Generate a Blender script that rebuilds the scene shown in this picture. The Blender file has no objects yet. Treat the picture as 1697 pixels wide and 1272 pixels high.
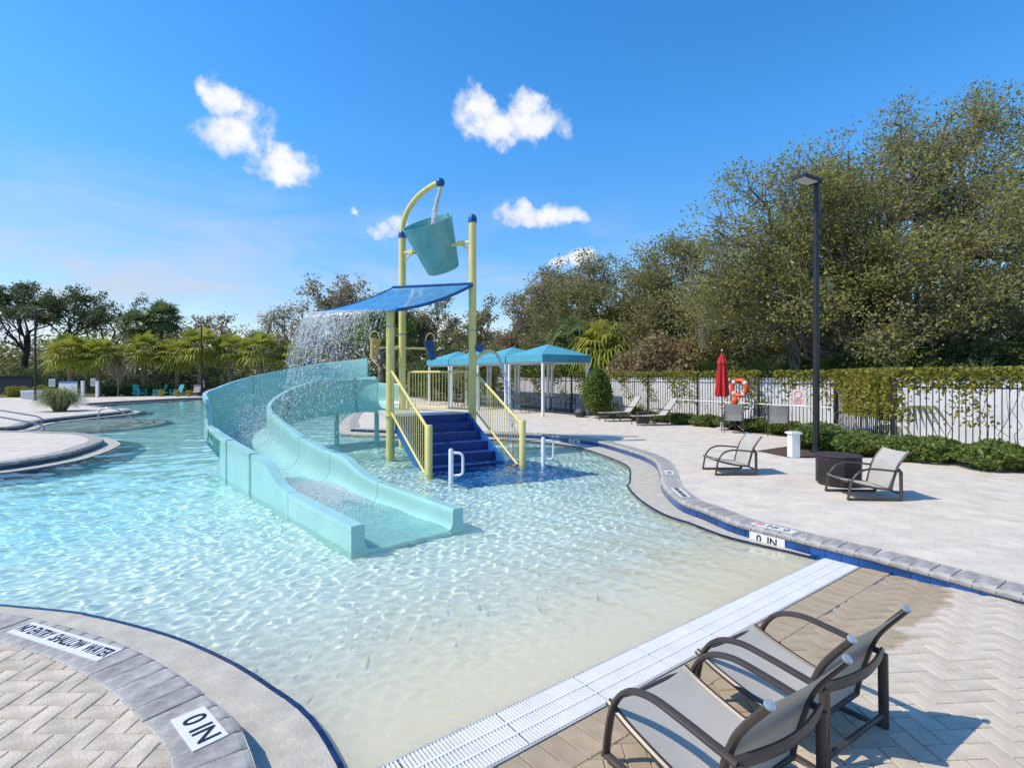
import bpy, bmesh, math, random
import numpy as np
from mathutils import Vector, Matrix
from mathutils.geometry import tessellate_polygon

sc = bpy.context.scene
COL = sc.collection
R = math.radians
random.seed(7)
RNG = np.random.default_rng(7)

# ------------------------------------------------------------------ camera
cam = bpy.data.objects.new('camera', bpy.data.cameras.new('camera'))
COL.objects.link(cam)
cam.data.sensor_width = 36
cam.data.lens = 18.46
cam.data.shift_y = -0.0082
cam.data.clip_end = 3000
cam.location = (0, 0, 1.95)
cam.rotation_euler = (R(90), 0, 0)
sc.camera = cam

# ------------------------------------------------------------------ sky and sun
SUN_EL, SUN_TO = 51, Vector((-0.975, -0.22, 0)).normalized()    # horizontal direction towards the sun
world = bpy.data.worlds.new("World")
sc.world = world
world.use_nodes = True
wn, wl = world.node_tree.nodes, world.node_tree.links
bg = wn['Background']
bg.inputs[1].default_value = 0.115
sky = wn.new('ShaderNodeTexSky')
sky.sky_type = 'NISHITA'
sky.sun_disc = False
sky.sun_elevation = R(SUN_EL)
sky.sun_rotation = math.atan2(SUN_TO.x, SUN_TO.y)
sky.air_density = 1.0
sky.dust_density = 0.2
sky.ozone_density = 3.0


def wnode(t, **kw):
    n = wn.new(t)
    for k, v in kw.items():
        setattr(n, k, v)
    return n


def wmath(op, a, b=None, c=None, clamp=False):
    n = wnode('ShaderNodeMath', operation=op)
    n.use_clamp = clamp
    for i, x in enumerate((a, b, c)):
        if x is None:
            continue
        if isinstance(x, (int, float)):
            n.inputs[i].default_value = x
        else:
            wl.new(x, n.inputs[i])
    return n.outputs[0]


tc = wnode('ShaderNodeTexCoord')
DIR = tc.outputs['Generated']


def wnoise(scale, detail, rough=0.55, dist=0.0, vec=None):
    n = wnode('ShaderNodeTexNoise')
    n.inputs['Scale'].default_value = scale
    n.inputs['Detail'].default_value = detail
    n.inputs['Roughness'].default_value = rough
    n.inputs['Distortion'].default_value = dist
    wl.new(vec or DIR, n.inputs['Vector'])
    return n.outputs['Fac']


def cloud_dir(az, el):
    az, el = R(az), R(el)
    return Vector((math.sin(az) * math.cos(el), math.cos(az) * math.cos(el), math.sin(el)))


# cumulus puffs all round the sky (azimuth, elevation, half-width, half-height in degrees)
PUFFS = [(-27.6, 22.2, 3.5, 3.0), (-24.0, 20.0, 4.2, 2.2), (-29.5, 25.0, 1.8, 2.0),
         (-4.2, 26.3, 3.2, 2.6), (0.6, 25.4, 4.2, 2.2), (2.0, 27.0, 2.6, 1.8),
         (0.9, 16.8, 3.2, 1.5), (5.0, 16.7, 3.6, 1.7), (-12.8, 15.0, 2.4, 1.6), (7.5, 12.5, 2.2, 1.3),
         (5.0, 12.0, 1.4, .9), (-16.2, 16.2, .7, .6), (-42, 29.4, 1.0, .6), (-8, 3.5, 7, 3.2), (12, 3, 8, 3), (-30, 2, 9, 3),
         (60, 30, 7, 4), (95, 22, 8, 4), (130, 35, 7, 4), (165, 20, 9, 4), (-80, 25, 7, 4), (-120, 33, 8, 4),
         (-150, 20, 8, 4), (75, 50, 7, 5), (-100, 55, 7, 5), (180, 60, 8, 6)]
warp_n = wnode('ShaderNodeTexNoise')
warp_n.inputs['Scale'].default_value = 14
warp_n.inputs['Detail'].default_value = 7
warp_n.inputs['Roughness'].default_value = 0.62
wl.new(DIR, warp_n.inputs['Vector'])
sub = wnode('ShaderNodeVectorMath', operation='SUBTRACT')
wl.new(warp_n.outputs['Color'], sub.inputs[0])
sub.inputs[1].default_value = (.5, .5, .5)
sca = wnode('ShaderNodeVectorMath', operation='SCALE')
wl.new(sub.outputs[0], sca.inputs[0])
sca.inputs['Scale'].default_value = 0.085
add = wnode('ShaderNodeVectorMath', operation='ADD')
wl.new(DIR, add.inputs[0])
wl.new(sca.outputs[0], add.inputs[1])
WD = add.outputs[0]
fine = wnoise(17, 11, 0.60)
mask = None
for az, el, hw, hh in PUFFS:
    c = cloud_dir(az, el)
    right = Vector((math.cos(R(az)), -math.sin(R(az)), 0))
    up = right.cross(c)
    d = wnode('ShaderNodeVectorMath', operation='SUBTRACT')
    wl.new(WD, d.inputs[0])
    d.inputs[1].default_value = c

    def dotp(v):
        n = wnode('ShaderNodeVectorMath', operation='DOT_PRODUCT')
        wl.new(d.outputs[0], n.inputs[0])
        n.inputs[1].default_value = v
        return n.outputs['Value']
    a = wmath('DIVIDE', dotp(right), math.sin(R(hw)))
    b = wmath('DIVIDE', dotp(up), math.sin(R(hh)))
    cfar = wmath('DIVIDE', dotp(c), 0.25)
    r2 = wmath('ADD', wmath('ADD', wmath('MULTIPLY', a, a), wmath('MULTIPLY', b, b)), wmath('MULTIPLY', cfar, cfar))
    m = wmath('SUBTRACT', 1.0, r2)
    mask = m if mask is None else wmath('MAXIMUM', mask, m)
dens = wmath('ADD', mask, wmath('MULTIPLY', wmath('SUBTRACT', fine, 0.5), 3.0))
cum0 = wmath('MULTIPLY', dens, .95, clamp=True)
cum = wmath('MULTIPLY', wmath('MULTIPLY', cum0, cum0), wmath('SUBTRACT', 3.0, wmath('MULTIPLY', cum0, 2.0)), clamp=True)
# thin high streaks low in the west and everywhere near the horizon
mp = wnode('ShaderNodeMapping')
mp.inputs['Scale'].default_value = (1.5, 1.5, 6.0)
mp.inputs['Rotation'].default_value = (0.25, 0.1, 0.4)
wl.new(DIR, mp.inputs['Vector'])
st = wnoise(2.6, 8, 0.62, 0.6, mp.outputs[0])
sepz = wnode('ShaderNodeSeparateXYZ')
wl.new(DIR, sepz.inputs[0])
zz = sepz.outputs['Z']
low = wmath('SUBTRACT', 1.0, wmath('DIVIDE', wmath('ABSOLUTE', zz), 0.34), clamp=True)
west = wmath('ADD', wmath('MULTIPLY', sepz.outputs['X'], -0.6), 0.62, clamp=True)
streak = wmath('MULTIPLY', wmath('MULTIPLY', wmath('SUBTRACT', st, 0.36, clamp=True), 6.0), wmath('MULTIPLY', low, west), clamp=True)
fac = wmath('MAXIMUM', cum, wmath('MULTIPLY', streak, 0.8), clamp=True)
shade_n = wmath('MULTIPLY', wmath('ADD', wnoise(12, 6, 0.55), wmath('MULTIPLY', dens, .25)), .9, clamp=True)
hsv = wnode('ShaderNodeHueSaturation')
hsv.inputs['Saturation'].default_value = 1.34
hsv.inputs['Value'].default_value = 2.15
elev = wnode('ShaderNodeMapRange')
elev.inputs['From Min'].default_value = 0.0
elev.inputs['From Max'].default_value = 0.40
elev.inputs['To Min'].default_value = 0.60
elev.inputs['To Max'].default_value = 1.0
wl.new(zz, elev.inputs['Value'])
skm = wnode('ShaderNodeVectorMath', operation='SCALE')
wl.new(sky.outputs[0], skm.inputs[0])
wl.new(elev.outputs[0], skm.inputs['Scale'])
wl.new(skm.outputs[0], hsv.inputs['Color'])
cr = wnode('ShaderNodeMixRGB')
cr.inputs[1].default_value = (5.4, 6.0, 7.2, 1)
cr.inputs[2].default_value = (9.6, 9.6, 9.7, 1)
wl.new(shade_n, cr.inputs[0])
mixc = wnode('ShaderNodeMixRGB')
wl.new(fac, mixc.inputs[0])
wl.new(hsv.outputs[0], mixc.inputs[1])
wl.new(cr.outputs[0], mixc.inputs[2])
wl.new(mixc.outputs[0], bg.inputs[0])

sun = bpy.data.objects.new('sun', bpy.data.lights.new('sun', 'SUN'))
COL.objects.link(sun)
sun.data.energy = 4.3
sun.data.angle = R(0.53)
sun.data.color = (1.0, 0.91, 0.76)
sun.data.cycles.is_caustics_light = True
to_sun = Vector((SUN_TO.x * math.cos(R(SUN_EL)), SUN_TO.y * math.cos(R(SUN_EL)), math.sin(R(SUN_EL))))
sun.rotation_euler = to_sun.to_track_quat('Z', 'Y').to_euler()
sun.location = to_sun * 60

sc.view_settings.view_transform = 'Standard'
sc.view_settings.look = 'None'
sc.view_settings.gamma = 1
sc.view_settings.exposure = 0.0
sc.cycles.use_denoising = True
sc.cycles.max_bounces = 10
sc.cycles.transparent_max_bounces = 12
sc.cycles.sample_clamp_indirect = 6


# ------------------------------------------------------------------ materials
MATS = {}


def mat(name, col, rough=0.6, var=0.12, scale=6.0, bump=0.0, bscale=40.0, metal=0.0, spec=0.5, island=0.0, col2=None, coat=0.0):
    if name in MATS:
        return MATS[name]
    m = bpy.data.materials.new(name)
    m.use_nodes = True
    n, l = m.node_tree.nodes, m.node_tree.links
    p = n['Principled BSDF']
    p.inputs['Roughness'].default_value = rough
    p.inputs['Metallic'].default_value = metal
    p.inputs['Specular IOR Level'].default_value = spec
    p.inputs['Coat Weight'].default_value = coat
    t = n.new('ShaderNodeTexCoord')
    no = n.new('ShaderNodeTexNoise')
    no.inputs['Scale'].default_value = scale
    no.inputs['Detail'].default_value = 6
    no.inputs['Roughness'].default_value = 0.6
    l.new(t.outputs['Object'], no.inputs['Vector'])
    mix = n.new('ShaderNodeMixRGB')
    c2 = col2 or tuple(c * (1 - 2 * var) for c in col)
    c1 = col if col2 else tuple(min(1, c * (1 + var)) for c in col)
    mix.inputs[1].default_value = (*c1, 1)
    mix.inputs[2].default_value = (*c2, 1)
    mr = n.new('ShaderNodeMapRange')
    mr.inputs['From Min'].default_value = 0.3
    mr.inputs['From Max'].default_value = 0.7
    l.new(no.outputs['Fac'], mr.inputs['Value'])
    l.new(mr.outputs[0], mix.inputs[0])
    out = mix.outputs[0]
    if island:
        g = n.new('ShaderNodeNewGeometry')
        oi = n.new('ShaderNodeObjectInfo')
        ad = n.new('ShaderNodeMath')
        l.new(g.outputs['Random Per Island'], ad.inputs[0])
        l.new(oi.outputs['Random'], ad.inputs[1])
        fr = n.new('ShaderNodeMath')
        fr.operation = 'FRACT'
        l.new(ad.outputs[0], fr.inputs[0])
        hs = n.new('ShaderNodeHueSaturation')
        m2 = n.new('ShaderNodeMapRange')
        m2.inputs['To Min'].default_value = 1 - island
        m2.inputs['To Max'].default_value = 1 + island
        l.new(fr.outputs[0], m2.inputs['Value'])
        l.new(m2.outputs[0], hs.inputs['Value'])
        l.new(out, hs.inputs['Color'])
        out = hs.outputs[0]
    l.new(out, p.inputs['Base Color'])
    if bump:
        b = n.new('ShaderNodeTexNoise')
        b.inputs['Scale'].default_value = bscale
        b.inputs['Detail'].default_value = 5
        l.new(t.outputs['Object'], b.inputs['Vector'])
        bp = n.new('ShaderNodeBump')
        bp.inputs['Strength'].default_value = bump
        bp.inputs['Distance'].default_value = 0.02
        l.new(b.outputs['Fac'], bp.inputs['Height'])
        l.new(bp.outputs[0], p.inputs['Normal'])
    MATS[name] = m
    return m


def leafmat(name, a, b, hue=0.35, trans=0.4):
    m = bpy.data.materials.new(name)
    m.use_nodes = True
    n, l = m.node_tree.nodes, m.node_tree.links
    n.clear()
    o = n.new('ShaderNodeOutputMaterial')
    g = n.new('ShaderNodeNewGeometry')
    t = n.new('ShaderNodeTexCoord')
    no = n.new('ShaderNodeTexNoise')
    no.inputs['Scale'].default_value = 0.8
    no.inputs['Detail'].default_value = 3
    l.new(t.outputs['Object'], no.inputs['Vector'])
    ad = n.new('ShaderNodeMath')
    ad.operation = 'MULTIPLY_ADD'
    l.new(g.outputs['Random Per Island'], ad.inputs[0])
    ad.inputs[1].default_value = 0.7
    sb = n.new('ShaderNodeMath')
    sb.operation = 'SUBTRACT'
    l.new(no.outputs['Fac'], sb.inputs[0])
    sb.inputs[1].default_value = 0.35
    l.new(sb.outputs[0], ad.inputs[2])
    mix = n.new('ShaderNodeMixRGB')
    mix.inputs[1].default_value = (*a, 1)
    mix.inputs[2].default_value = (*b, 1)
    l.new(ad.outputs[0], mix.inputs[0])
    d = n.new('ShaderNodeBsdfPrincipled')
    d.inputs['Roughness'].default_value = 0.5
    d.inputs['Specular IOR Level'].default_value = 0.35
    l.new(mix.outputs[0], d.inputs['Base Color'])
    tr = n.new('ShaderNodeBsdfTranslucent')
    l.new(mix.outputs[0], tr.inputs[0])
    ms = n.new('ShaderNodeMixShader')
    ms.inputs[0].default_value = trans
    l.new(d.outputs[0], ms.inputs[1])
    l.new(tr.outputs[0], ms.inputs[2])
    l.new(ms.outputs[0], o.inputs[0])
    MATS[name] = m
    return m


yellow = mat('yellow_paint', (.80, .66, .22), .35, .05, 3, .03, 30)
teal = mat('teal_fibreglass', (.34, .62, .56), .25, .05, 1.5, .02, 4, coat=.3)
teal_dark = mat('teal_bucket_paint', (.17, .46, .46), .35, .10, 3)
blue = mat('blue_paint', (.012, .075, .26), .35, .1, 4, .03, 30)
blue_sheet = mat('blue_canopy_panel', (.09, .28, .50), .12, .15, 5)
blue_step = mat('blue_step_coating', (.008, .045, .20), .5, .2, 8, .1, 60)
white_paint = mat('white_paint', (.78, .78, .77), .4, .04, 5)
bronze = mat('bronze_aluminium', (.085, .068, .058), .38, .1, 8, metal=.3)
black_metal = mat('black_metal', (.016, .019, .022), .4, .1, 8)
steel = mat('brushed_steel', (.42, .41, .39), .32, .08, 8, metal=.9)
fabric_teal = mat('cabana_canvas', (.08, .35, .45), .8, .06, 2, .05, 90)
red_cloth = mat('red_canvas', (.50, .018, .022), .8, .12, 5, .08, 70)
orange = mat('orange_plastic', (.80, .10, .02), .4, .05, 5)
wicker = mat('brown_wicker', (.055, .042, .04), .6, .25, 60, .6, 70)
coping_m = mat('grey_coping_stone', (.41, .385, .35), .8, .3, 7, .25, 60, island=.12)
tile_m = mat('blue_glazed_tile', (.012, .085, .30), .12, .3, 14, island=.35)
navy_m = mat('navy_trim_tile', (.01, .022, .085), .2, .3, 20, island=.3)
marker_m = mat('marker_tile_white', (.72, .72, .72), .5, .06, 20)
ink_m = mat('black_lettering', (.01, .01, .012), .5, .1)
redink_m = mat('red_lettering', (.55, .06, .06), .5, .1)
paver_m = mat('cream_paver', (.60, .51, .395), .85, .16, 7, .35, 60, island=.11)
paver_tan = mat('damp_tan_paver', (.42, .365, .285), .75, .15, 4, .25, 70, island=.10)
joint_m = mat('paver_joint_sand', (.33, .30, .255), .95, .2, 20)
mulch_m = mat('bark_mulch', (.12, .07, .05), .95, .45, 30, .9, 40)
soil_m = mat('leafy_soil', (.16, .13, .075), .95, .4, 3, .6, 10, col2=(.08, .09, .03))
wall_m = mat('white_wall_paint', (.74, .74, .75), .8, .07, 2, .1, 20)
bark = mat('grey_bark', (.24, .20, .165), .95, .4, 6, .6, 14)
bark_dk = mat('dark_bark', (.06, .048, .04), .95, .4, 6, .6, 14)
palm_bark = mat('palm_bark', (.22, .17, .12), .95, .35, 9, .7, 14)
twig_m = mat('bare_twig', (.26, .19, .15), .95, .25, 6)
moss_m = mat('spanish_moss', (.20, .19, .15), .95, .3, 5)
leaf_oak = leafmat('oak_leaves', (0.22, 0.225, 0.055), (0.38, 0.35, 0.12))
leaf_oak2 = leafmat('oak_leaves_olive', (0.19, 0.195, 0.06), (0.34, 0.3, 0.12))
leaf_brown = leafmat('oak_leaves_brown', (0.29, 0.21, 0.12), (0.38, 0.3, 0.15))
leaf_green = leafmat('green_leaves', (0.12, 0.21, 0.04), (0.26, 0.33, 0.07))
leaf_dark = leafmat('dark_evergreen_leaves', (0.07, 0.115, 0.035), (0.16, 0.2, 0.06))
leaf_pine = leafmat('pine_needles', (0.09, 0.12, 0.05), (0.19, 0.21, 0.09))
leaf_palm = leafmat('palm_leaves', (0.2, 0.29, 0.04), (0.48, 0.42, 0.07))
leaf_palm_dk = leafmat('dark_palm_leaves', (0.09, 0.14, 0.045), (0.22, 0.26, 0.09))
leaf_vine = leafmat('vine_leaves', (0.18, 0.22, 0.03), (0.42, 0.34, 0.06))
leaf_hedge = leafmat('hedge_leaves', (0.1, 0.175, 0.035), (0.25, 0.29, 0.07))
leaf_grass = leafmat('grass_blades', (.14, .20, .05), (.32, .33, .14))

# sling fabric: fine woven stripes
sling = mat('beige_sling_mesh', (.56, .53, .47), .8, .06, 3)
n, l = sling.node_tree.nodes, sling.node_tree.links
wv = n.new('ShaderNodeTexWave')
wv.inputs['Scale'].default_value = 55
wv.inputs['Distortion'].default_value = 1.5
wv.inputs['Detail'].default_value = 2
wv.bands_direction = 'Y'
tcs = n.new('ShaderNodeTexCoord')
l.new(tcs.outputs['Object'], wv.inputs['Vector'])
bp = n.new('ShaderNodeBump')
bp.inputs['Strength'].default_value = .4
bp.inputs['Distance'].default_value = .004
l.new(wv.outputs['Fac'], bp.inputs['Height'])
ps_ = n['Principled BSDF']
srcs = ps_.inputs['Base Color'].links[0].from_socket
mxs = n.new('ShaderNodeMixRGB')
mxs.blend_type = 'MULTIPLY'
mxs.inputs[0].default_value = .35
l.new(srcs, mxs.inputs[1])
l.new(wv.outputs['Color'], mxs.inputs[2])
l.new(mxs.outputs[0], ps_.inputs['Base Color'])
l.new(bp.outputs[0], n['Principled BSDF'].inputs['Normal'])

# grey, streaked coping: stretch the noise
# pool finish: sandy pebble; light absorbed by deeper water painted in as aqua
pool_m = bpy.data.materials.new('pool_finish_water_tint')
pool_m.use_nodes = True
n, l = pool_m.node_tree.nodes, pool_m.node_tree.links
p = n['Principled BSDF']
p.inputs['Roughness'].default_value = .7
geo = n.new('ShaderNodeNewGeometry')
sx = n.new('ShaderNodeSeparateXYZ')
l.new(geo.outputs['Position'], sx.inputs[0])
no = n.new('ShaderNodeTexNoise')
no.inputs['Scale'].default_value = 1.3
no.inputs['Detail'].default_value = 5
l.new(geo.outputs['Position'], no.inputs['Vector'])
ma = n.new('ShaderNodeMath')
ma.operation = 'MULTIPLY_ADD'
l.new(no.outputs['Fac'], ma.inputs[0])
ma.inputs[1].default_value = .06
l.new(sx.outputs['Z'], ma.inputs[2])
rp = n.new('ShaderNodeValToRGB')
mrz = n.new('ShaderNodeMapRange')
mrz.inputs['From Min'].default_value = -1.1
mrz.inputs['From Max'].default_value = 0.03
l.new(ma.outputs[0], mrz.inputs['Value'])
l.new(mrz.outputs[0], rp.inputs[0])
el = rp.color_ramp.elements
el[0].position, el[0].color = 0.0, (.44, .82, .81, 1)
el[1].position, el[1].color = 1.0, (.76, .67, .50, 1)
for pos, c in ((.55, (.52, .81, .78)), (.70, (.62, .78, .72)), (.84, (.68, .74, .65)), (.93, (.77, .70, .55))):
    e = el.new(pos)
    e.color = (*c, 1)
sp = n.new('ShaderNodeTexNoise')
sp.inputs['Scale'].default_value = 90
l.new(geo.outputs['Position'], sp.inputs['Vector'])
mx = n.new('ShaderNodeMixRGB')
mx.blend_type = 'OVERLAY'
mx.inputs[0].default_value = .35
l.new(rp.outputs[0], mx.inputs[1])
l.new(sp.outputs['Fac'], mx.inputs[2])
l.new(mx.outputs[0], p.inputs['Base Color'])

water_m = bpy.data.materials.new('clear_water')
water_m.use_nodes = True
n, l = water_m.node_tree.nodes, water_m.node_tree.links
n.clear()
o = n.new('ShaderNodeOutputMaterial')
g = n.new('ShaderNodeBsdfGlass')
g.inputs['IOR'].default_value = 1.33
g.inputs['Roughness'].default_value = 0.0
g.inputs['Color'].default_value = (.96, .99, .99, 1)
l.new(g.outputs[0], o.inputs[0])

spray_m = bpy.data.materials.new('white_spray')
spray_m.use_nodes = True
n, l = spray_m.node_tree.nodes, spray_m.node_tree.links
p = n['Principled BSDF']
p.inputs['Base Color'].default_value = (.95, .97, .98, 1)
p.inputs['Roughness'].default_value = .15
tr = n.new('ShaderNodeBsdfTransparent')
ms = n.new('ShaderNodeMixShader')
ms.inputs[0].default_value = .6
tl = n.new('ShaderNodeBsdfTranslucent')
tl.inputs[0].default_value = (.95, .97, .98, 1)
m3 = n.new('ShaderNodeMixShader')
m3.inputs[0].default_value = .5
l.new(p.outputs[0], m3.inputs[1])
l.new(tl.outputs[0], m3.inputs[2])
l.new(m3.outputs[0], ms.inputs[2])
l.new(tr.outputs[0], ms.inputs[1])
l.new(ms.outputs[0], n['Material Output'].inputs[0])


# ------------------------------------------------------------------ mesh helpers
class MB:
    def __init__(self):
        self.v, self.f = [], []

    def add(self, vs, fs):
        k = len(self.v)
        self.v += [tuple(x) for x in vs]
        self.f += [tuple(i + k for i in f) for f in fs]
        return self

    def box(self, c, s, rz=0.0, rot=None):
        hx, hy, hz = s[0] / 2, s[1] / 2, s[2] / 2
        vs = [Vector((x, y, z)) for x in (-hx, hx) for y in (-hy, hy) for z in (-hz, hz)]
        M = rot or Matrix.Rotation(rz, 3, 'Z')
        vs = [M @ v + Vector(c) for v in vs]
        return self.add(vs, [(0, 1, 3, 2), (4, 6, 7, 5), (0, 4, 5, 1), (2, 3, 7, 6), (0, 2, 6, 4), (1, 5, 7, 3)])

    def tube(self, pts, r, n=8, cap=True, flat=None):
        pts = [Vector(q) for q in pts]
        m = len(pts)
        rs = r if isinstance(r, (list, tuple)) else [r] * m
        vs, prev = [], None
        for i, q in enumerate(pts):
            d = (pts[min(i + 1, m - 1)] - pts[max(i - 1, 0)])
            d = d.normalized() if d.length > 1e-9 else Vector((0, 0, 1))
            if prev is None:
                a = Vector((0, 1, 0)) if flat else (Vector((0, 0, 1)) if abs(d.z) < .9 else Vector((1, 0, 0)))
            else:
                a = prev
            a = (a - d * a.dot(d))
            a = a.normalized() if a.length > 1e-6 else d.orthogonal().normalized()
            b = d.cross(a)
            prev = a
            fa, fb = flat if flat else (1, 1)
            for k in range(n):
                t = 2 * math.pi * (k + .5) / n
                vs.append(q + (a * math.cos(t) * fa + b * math.sin(t) * fb) * rs[i])
        fs = [(i * n + k, i * n + (k + 1) % n, (i + 1) * n + (k + 1) % n, (i + 1) * n + k) for i in range(m - 1) for k in range(n)]
        if cap:
            fs += [tuple(range(n - 1, -1, -1)), tuple((m - 1) * n + k for k in range(n))]
        return self.add(vs, fs)

    def lathe(self, prof, c=(0, 0, 0), n=24, rot=None):
        c = Vector(c)
        M = rot or Matrix.Identity(3)
        vs = [M @ Vector((r * math.cos(2 * math.pi * k / n), r * math.sin(2 * math.pi * k / n), z)) + c for r, z in prof for k in range(n)]
        m = len(prof)
        fs = [(i * n + k, i * n + (k + 1) % n, (i + 1) * n + (k + 1) % n, (i + 1) * n + k) for i in range(m - 1) for k in range(n)]
        return self.add(vs, fs)

    def ball(self, c, r, n=12):
        return self.lathe([(max(r * math.sin(math.pi * i / 8), 1e-4), -r * math.cos(math.pi * i / 8)) for i in range(9)], c, n)

    def loft(self, secs, closed=False, cap=False):
        n = len(secs[0])
        m = len(secs)
        vs = [q for s in secs for q in s]
        kk = n if closed else n - 1
        fs = [(i * n + k, i * n + (k + 1) % n, (i + 1) * n + (k + 1) % n, (i + 1) * n + k) for i in range(m - 1) for k in range(kk)]
        if cap:
            fs += [tuple(range(n - 1, -1, -1)), tuple((m - 1) * n + k for k in range(n))]
        return self.add(vs, fs)

    def build(self, name, m, parent=None, smooth=False, loc=None):
        me = bpy.data.meshes.new(name)
        me.from_pydata(self.v, [], self.f)
        me.materials.append(m)
        me.update()
        if smooth:
            me.shade_smooth()
            try:
                me.set_sharp_from_angle(angle=R(40))
            except Exception:
                pass
        ob = bpy.data.objects.new(name, me)
        COL.objects.link(ob)
        if parent:
            ob.parent = parent
        if loc:
            ob.location = loc
        return ob


def np_mesh(name, V, F, m, parent=None, smooth=False):
    """V (n,3) and F (k,3|4) numpy arrays -> one mesh object."""
    me = bpy.data.meshes.new(name)
    V = np.ascontiguousarray(V, dtype=np.float32)
    F = np.ascontiguousarray(F, dtype=np.int32)
    me.vertices.add(len(V))
    me.vertices.foreach_set('co', V.ravel())
    k = F.shape[1]
    me.loops.add(F.size)
    me.loops.foreach_set('vertex_index', F.ravel())
    me.polygons.add(len(F))
    me.polygons.foreach_set('loop_start', np.arange(0, F.size, k, dtype=np.int32))
    me.materials.append(m)
    me.update(calc_edges=True)
    if smooth:
        me.shade_smooth()
    ob = bpy.data.objects.new(name, me)
    COL.objects.link(ob)
    if parent:
        ob.parent = parent
    return ob


def thing(name, label, cat, loc=(0, 0, 0), rz=0.0, group=None):
    o = bpy.data.objects.new(name, None)
    o.empty_display_size = .2
    COL.objects.link(o)
    o.location = loc
    o.rotation_euler = (0, 0, rz)
    return tag(o, label, cat, group)


def tag(o, label, cat, group=None):
    o['label'] = label
    o['category'] = cat
    if group:
        o['group'] = group
    return o


def struct(o):
    o['kind'] = 'structure'
    return o


def dup(root, loc, rz, label, group=None):
    r = root.copy()
    COL.objects.link(r)
    r.location = loc
    r.rotation_euler = (0, 0, rz)
    r['label'] = label
    if group:
        r['group'] = group
    for ch in [c for c in bpy.data.objects if c.parent == root]:
        c = ch.copy()
        COL.objects.link(c)
        c.parent = r
        for g2 in [q for q in bpy.data.objects if q.parent == ch]:
            d = g2.copy()
            COL.objects.link(d)
            d.parent = c
    return r


def copies(first, spots, parent):
    """place copies of a mesh part (sharing its mesh): spots = [(loc, euler)]"""
    for i, (lo, eu) in enumerate(spots):
        o = first if i == 0 else first.copy()
        if i:
            COL.objects.link(o)
        o.parent = parent
        o.location = lo
        o.rotation_euler = eu


def catmull(pts, step=.12, closed=False):
    P = [Vector((q[0], q[1], 0)) for q in pts]
    n = len(P)
    out = []
    for i in range(n if closed else n - 1):
        if closed:
            p0, p1, p2, p3 = P[i - 1], P[i], P[(i + 1) % n], P[(i + 2) % n]
        else:
            p0, p1, p2, p3 = P[max(i - 1, 0)], P[i], P[i + 1], P[min(i + 2, n - 1)]
        k = max(1, int((p2 - p1).length / step))
        for j in range(k):
            t = j / k
            out.append(.5 * ((2 * p1) + (p2 - p0) * t + (2 * p0 - 5 * p1 + 4 * p2 - p3) * t * t + (3 * p1 - p0 - 3 * p2 + p3) * t ** 3))
    if not closed:
        out.append(P[-1])
    return out


def walk(path, step):
    """points every `step` metres along a polyline, with tangents"""
    res, acc, nxt = [], 0.0, step / 2
    for a, b in zip(path, path[1:]):
        L = (b - a).length
        while nxt <= acc + L and L > 0:
            t = (nxt - acc) / L
            res.append((a.lerp(b, t), (b - a).normalized()))
            nxt += step
        acc += L
    return res


# ------------------------------------------------------------------ pool outline
DECK = .15
WZ = -.012
right_pts = [(-5.6, 18.2), (-4.2, 17.7), (-2, 17.0), (.2, 16.3), (.95, 16.0), (2.2, 14.7), (2.87, 12.6), (3.03, 11.2), (2.78, 9.85), (2.5, 8.7),
             (2.42, 7.6), (2.58, 7.05), (2.72, 6.5), (2.88, 6.22), (3.05, 5.98), (3.24, 5.69), (3.45, 5.42), (3.57, 5.28), (3.73, 5.0), (3.89, 4.76),
             (4.02, 4.53), (4.18, 4.29), (4.35, 3.95), (4.5, 3.5)]
near_pts = [(-.95, 2.0), (-1.1, 2.3), (-1.41, 2.71), (-1.74, 2.98), (-2.12, 3.25), (-2.61, 3.53), (-3.07, 3.73), (-3.54, 3.9), (-3.95, 4.0), (-6, 4.35), (-9, 4.9), (-13, 6.4)]
left_pts = [(-13, 6.4), (-13.6, 8.5), (-12.3, 10.1), (-10.7, 10.6), (-10.4, 11.95), (-10.75, 13.2), (-11.3, 14.4), (-11.8, 15.1), (-13.2, 16.3), (-15, 16.9), (-16.2, 17.1), (-17.5, 17.4),
            (-17.9, 18.0), (-17.7, 18.8), (-18.5, 20.1), (-19.3, 21.75), (-19.6, 24.5), (-19.7, 26.1), (-20.2, 27.8), (-21.2, 28.9), (-23.5, 30.2), (-26.4, 32.6), (-27.7, 34.8), (-27.0, 40), (-25.2, 43.5),
            (-18, 45.5), (-10, 43), (-8.5, 34), (-7.6, 26), (-6.6, 21.5), (-5.9, 19.2), (-5.6, 18.2)]
right_path = catmull(right_pts, .1)
near_path = catmull(near_pts, .1)
left_path = catmull(left_pts, .25)
RAMP_A = Vector((.05, 2.93, 0))           # a point on the drain's centre line
RD = Vector((.8, .6, 0))                  # along the drain
RN = Vector((.6, -.8, 0))                 # away from the pool, up the ramp
hole = near_path + left_path[1:] + right_path[1:] + [Vector((.31, .32, 0))]
HOLE2 = [(q.x, q.y) for q in hole]


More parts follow.
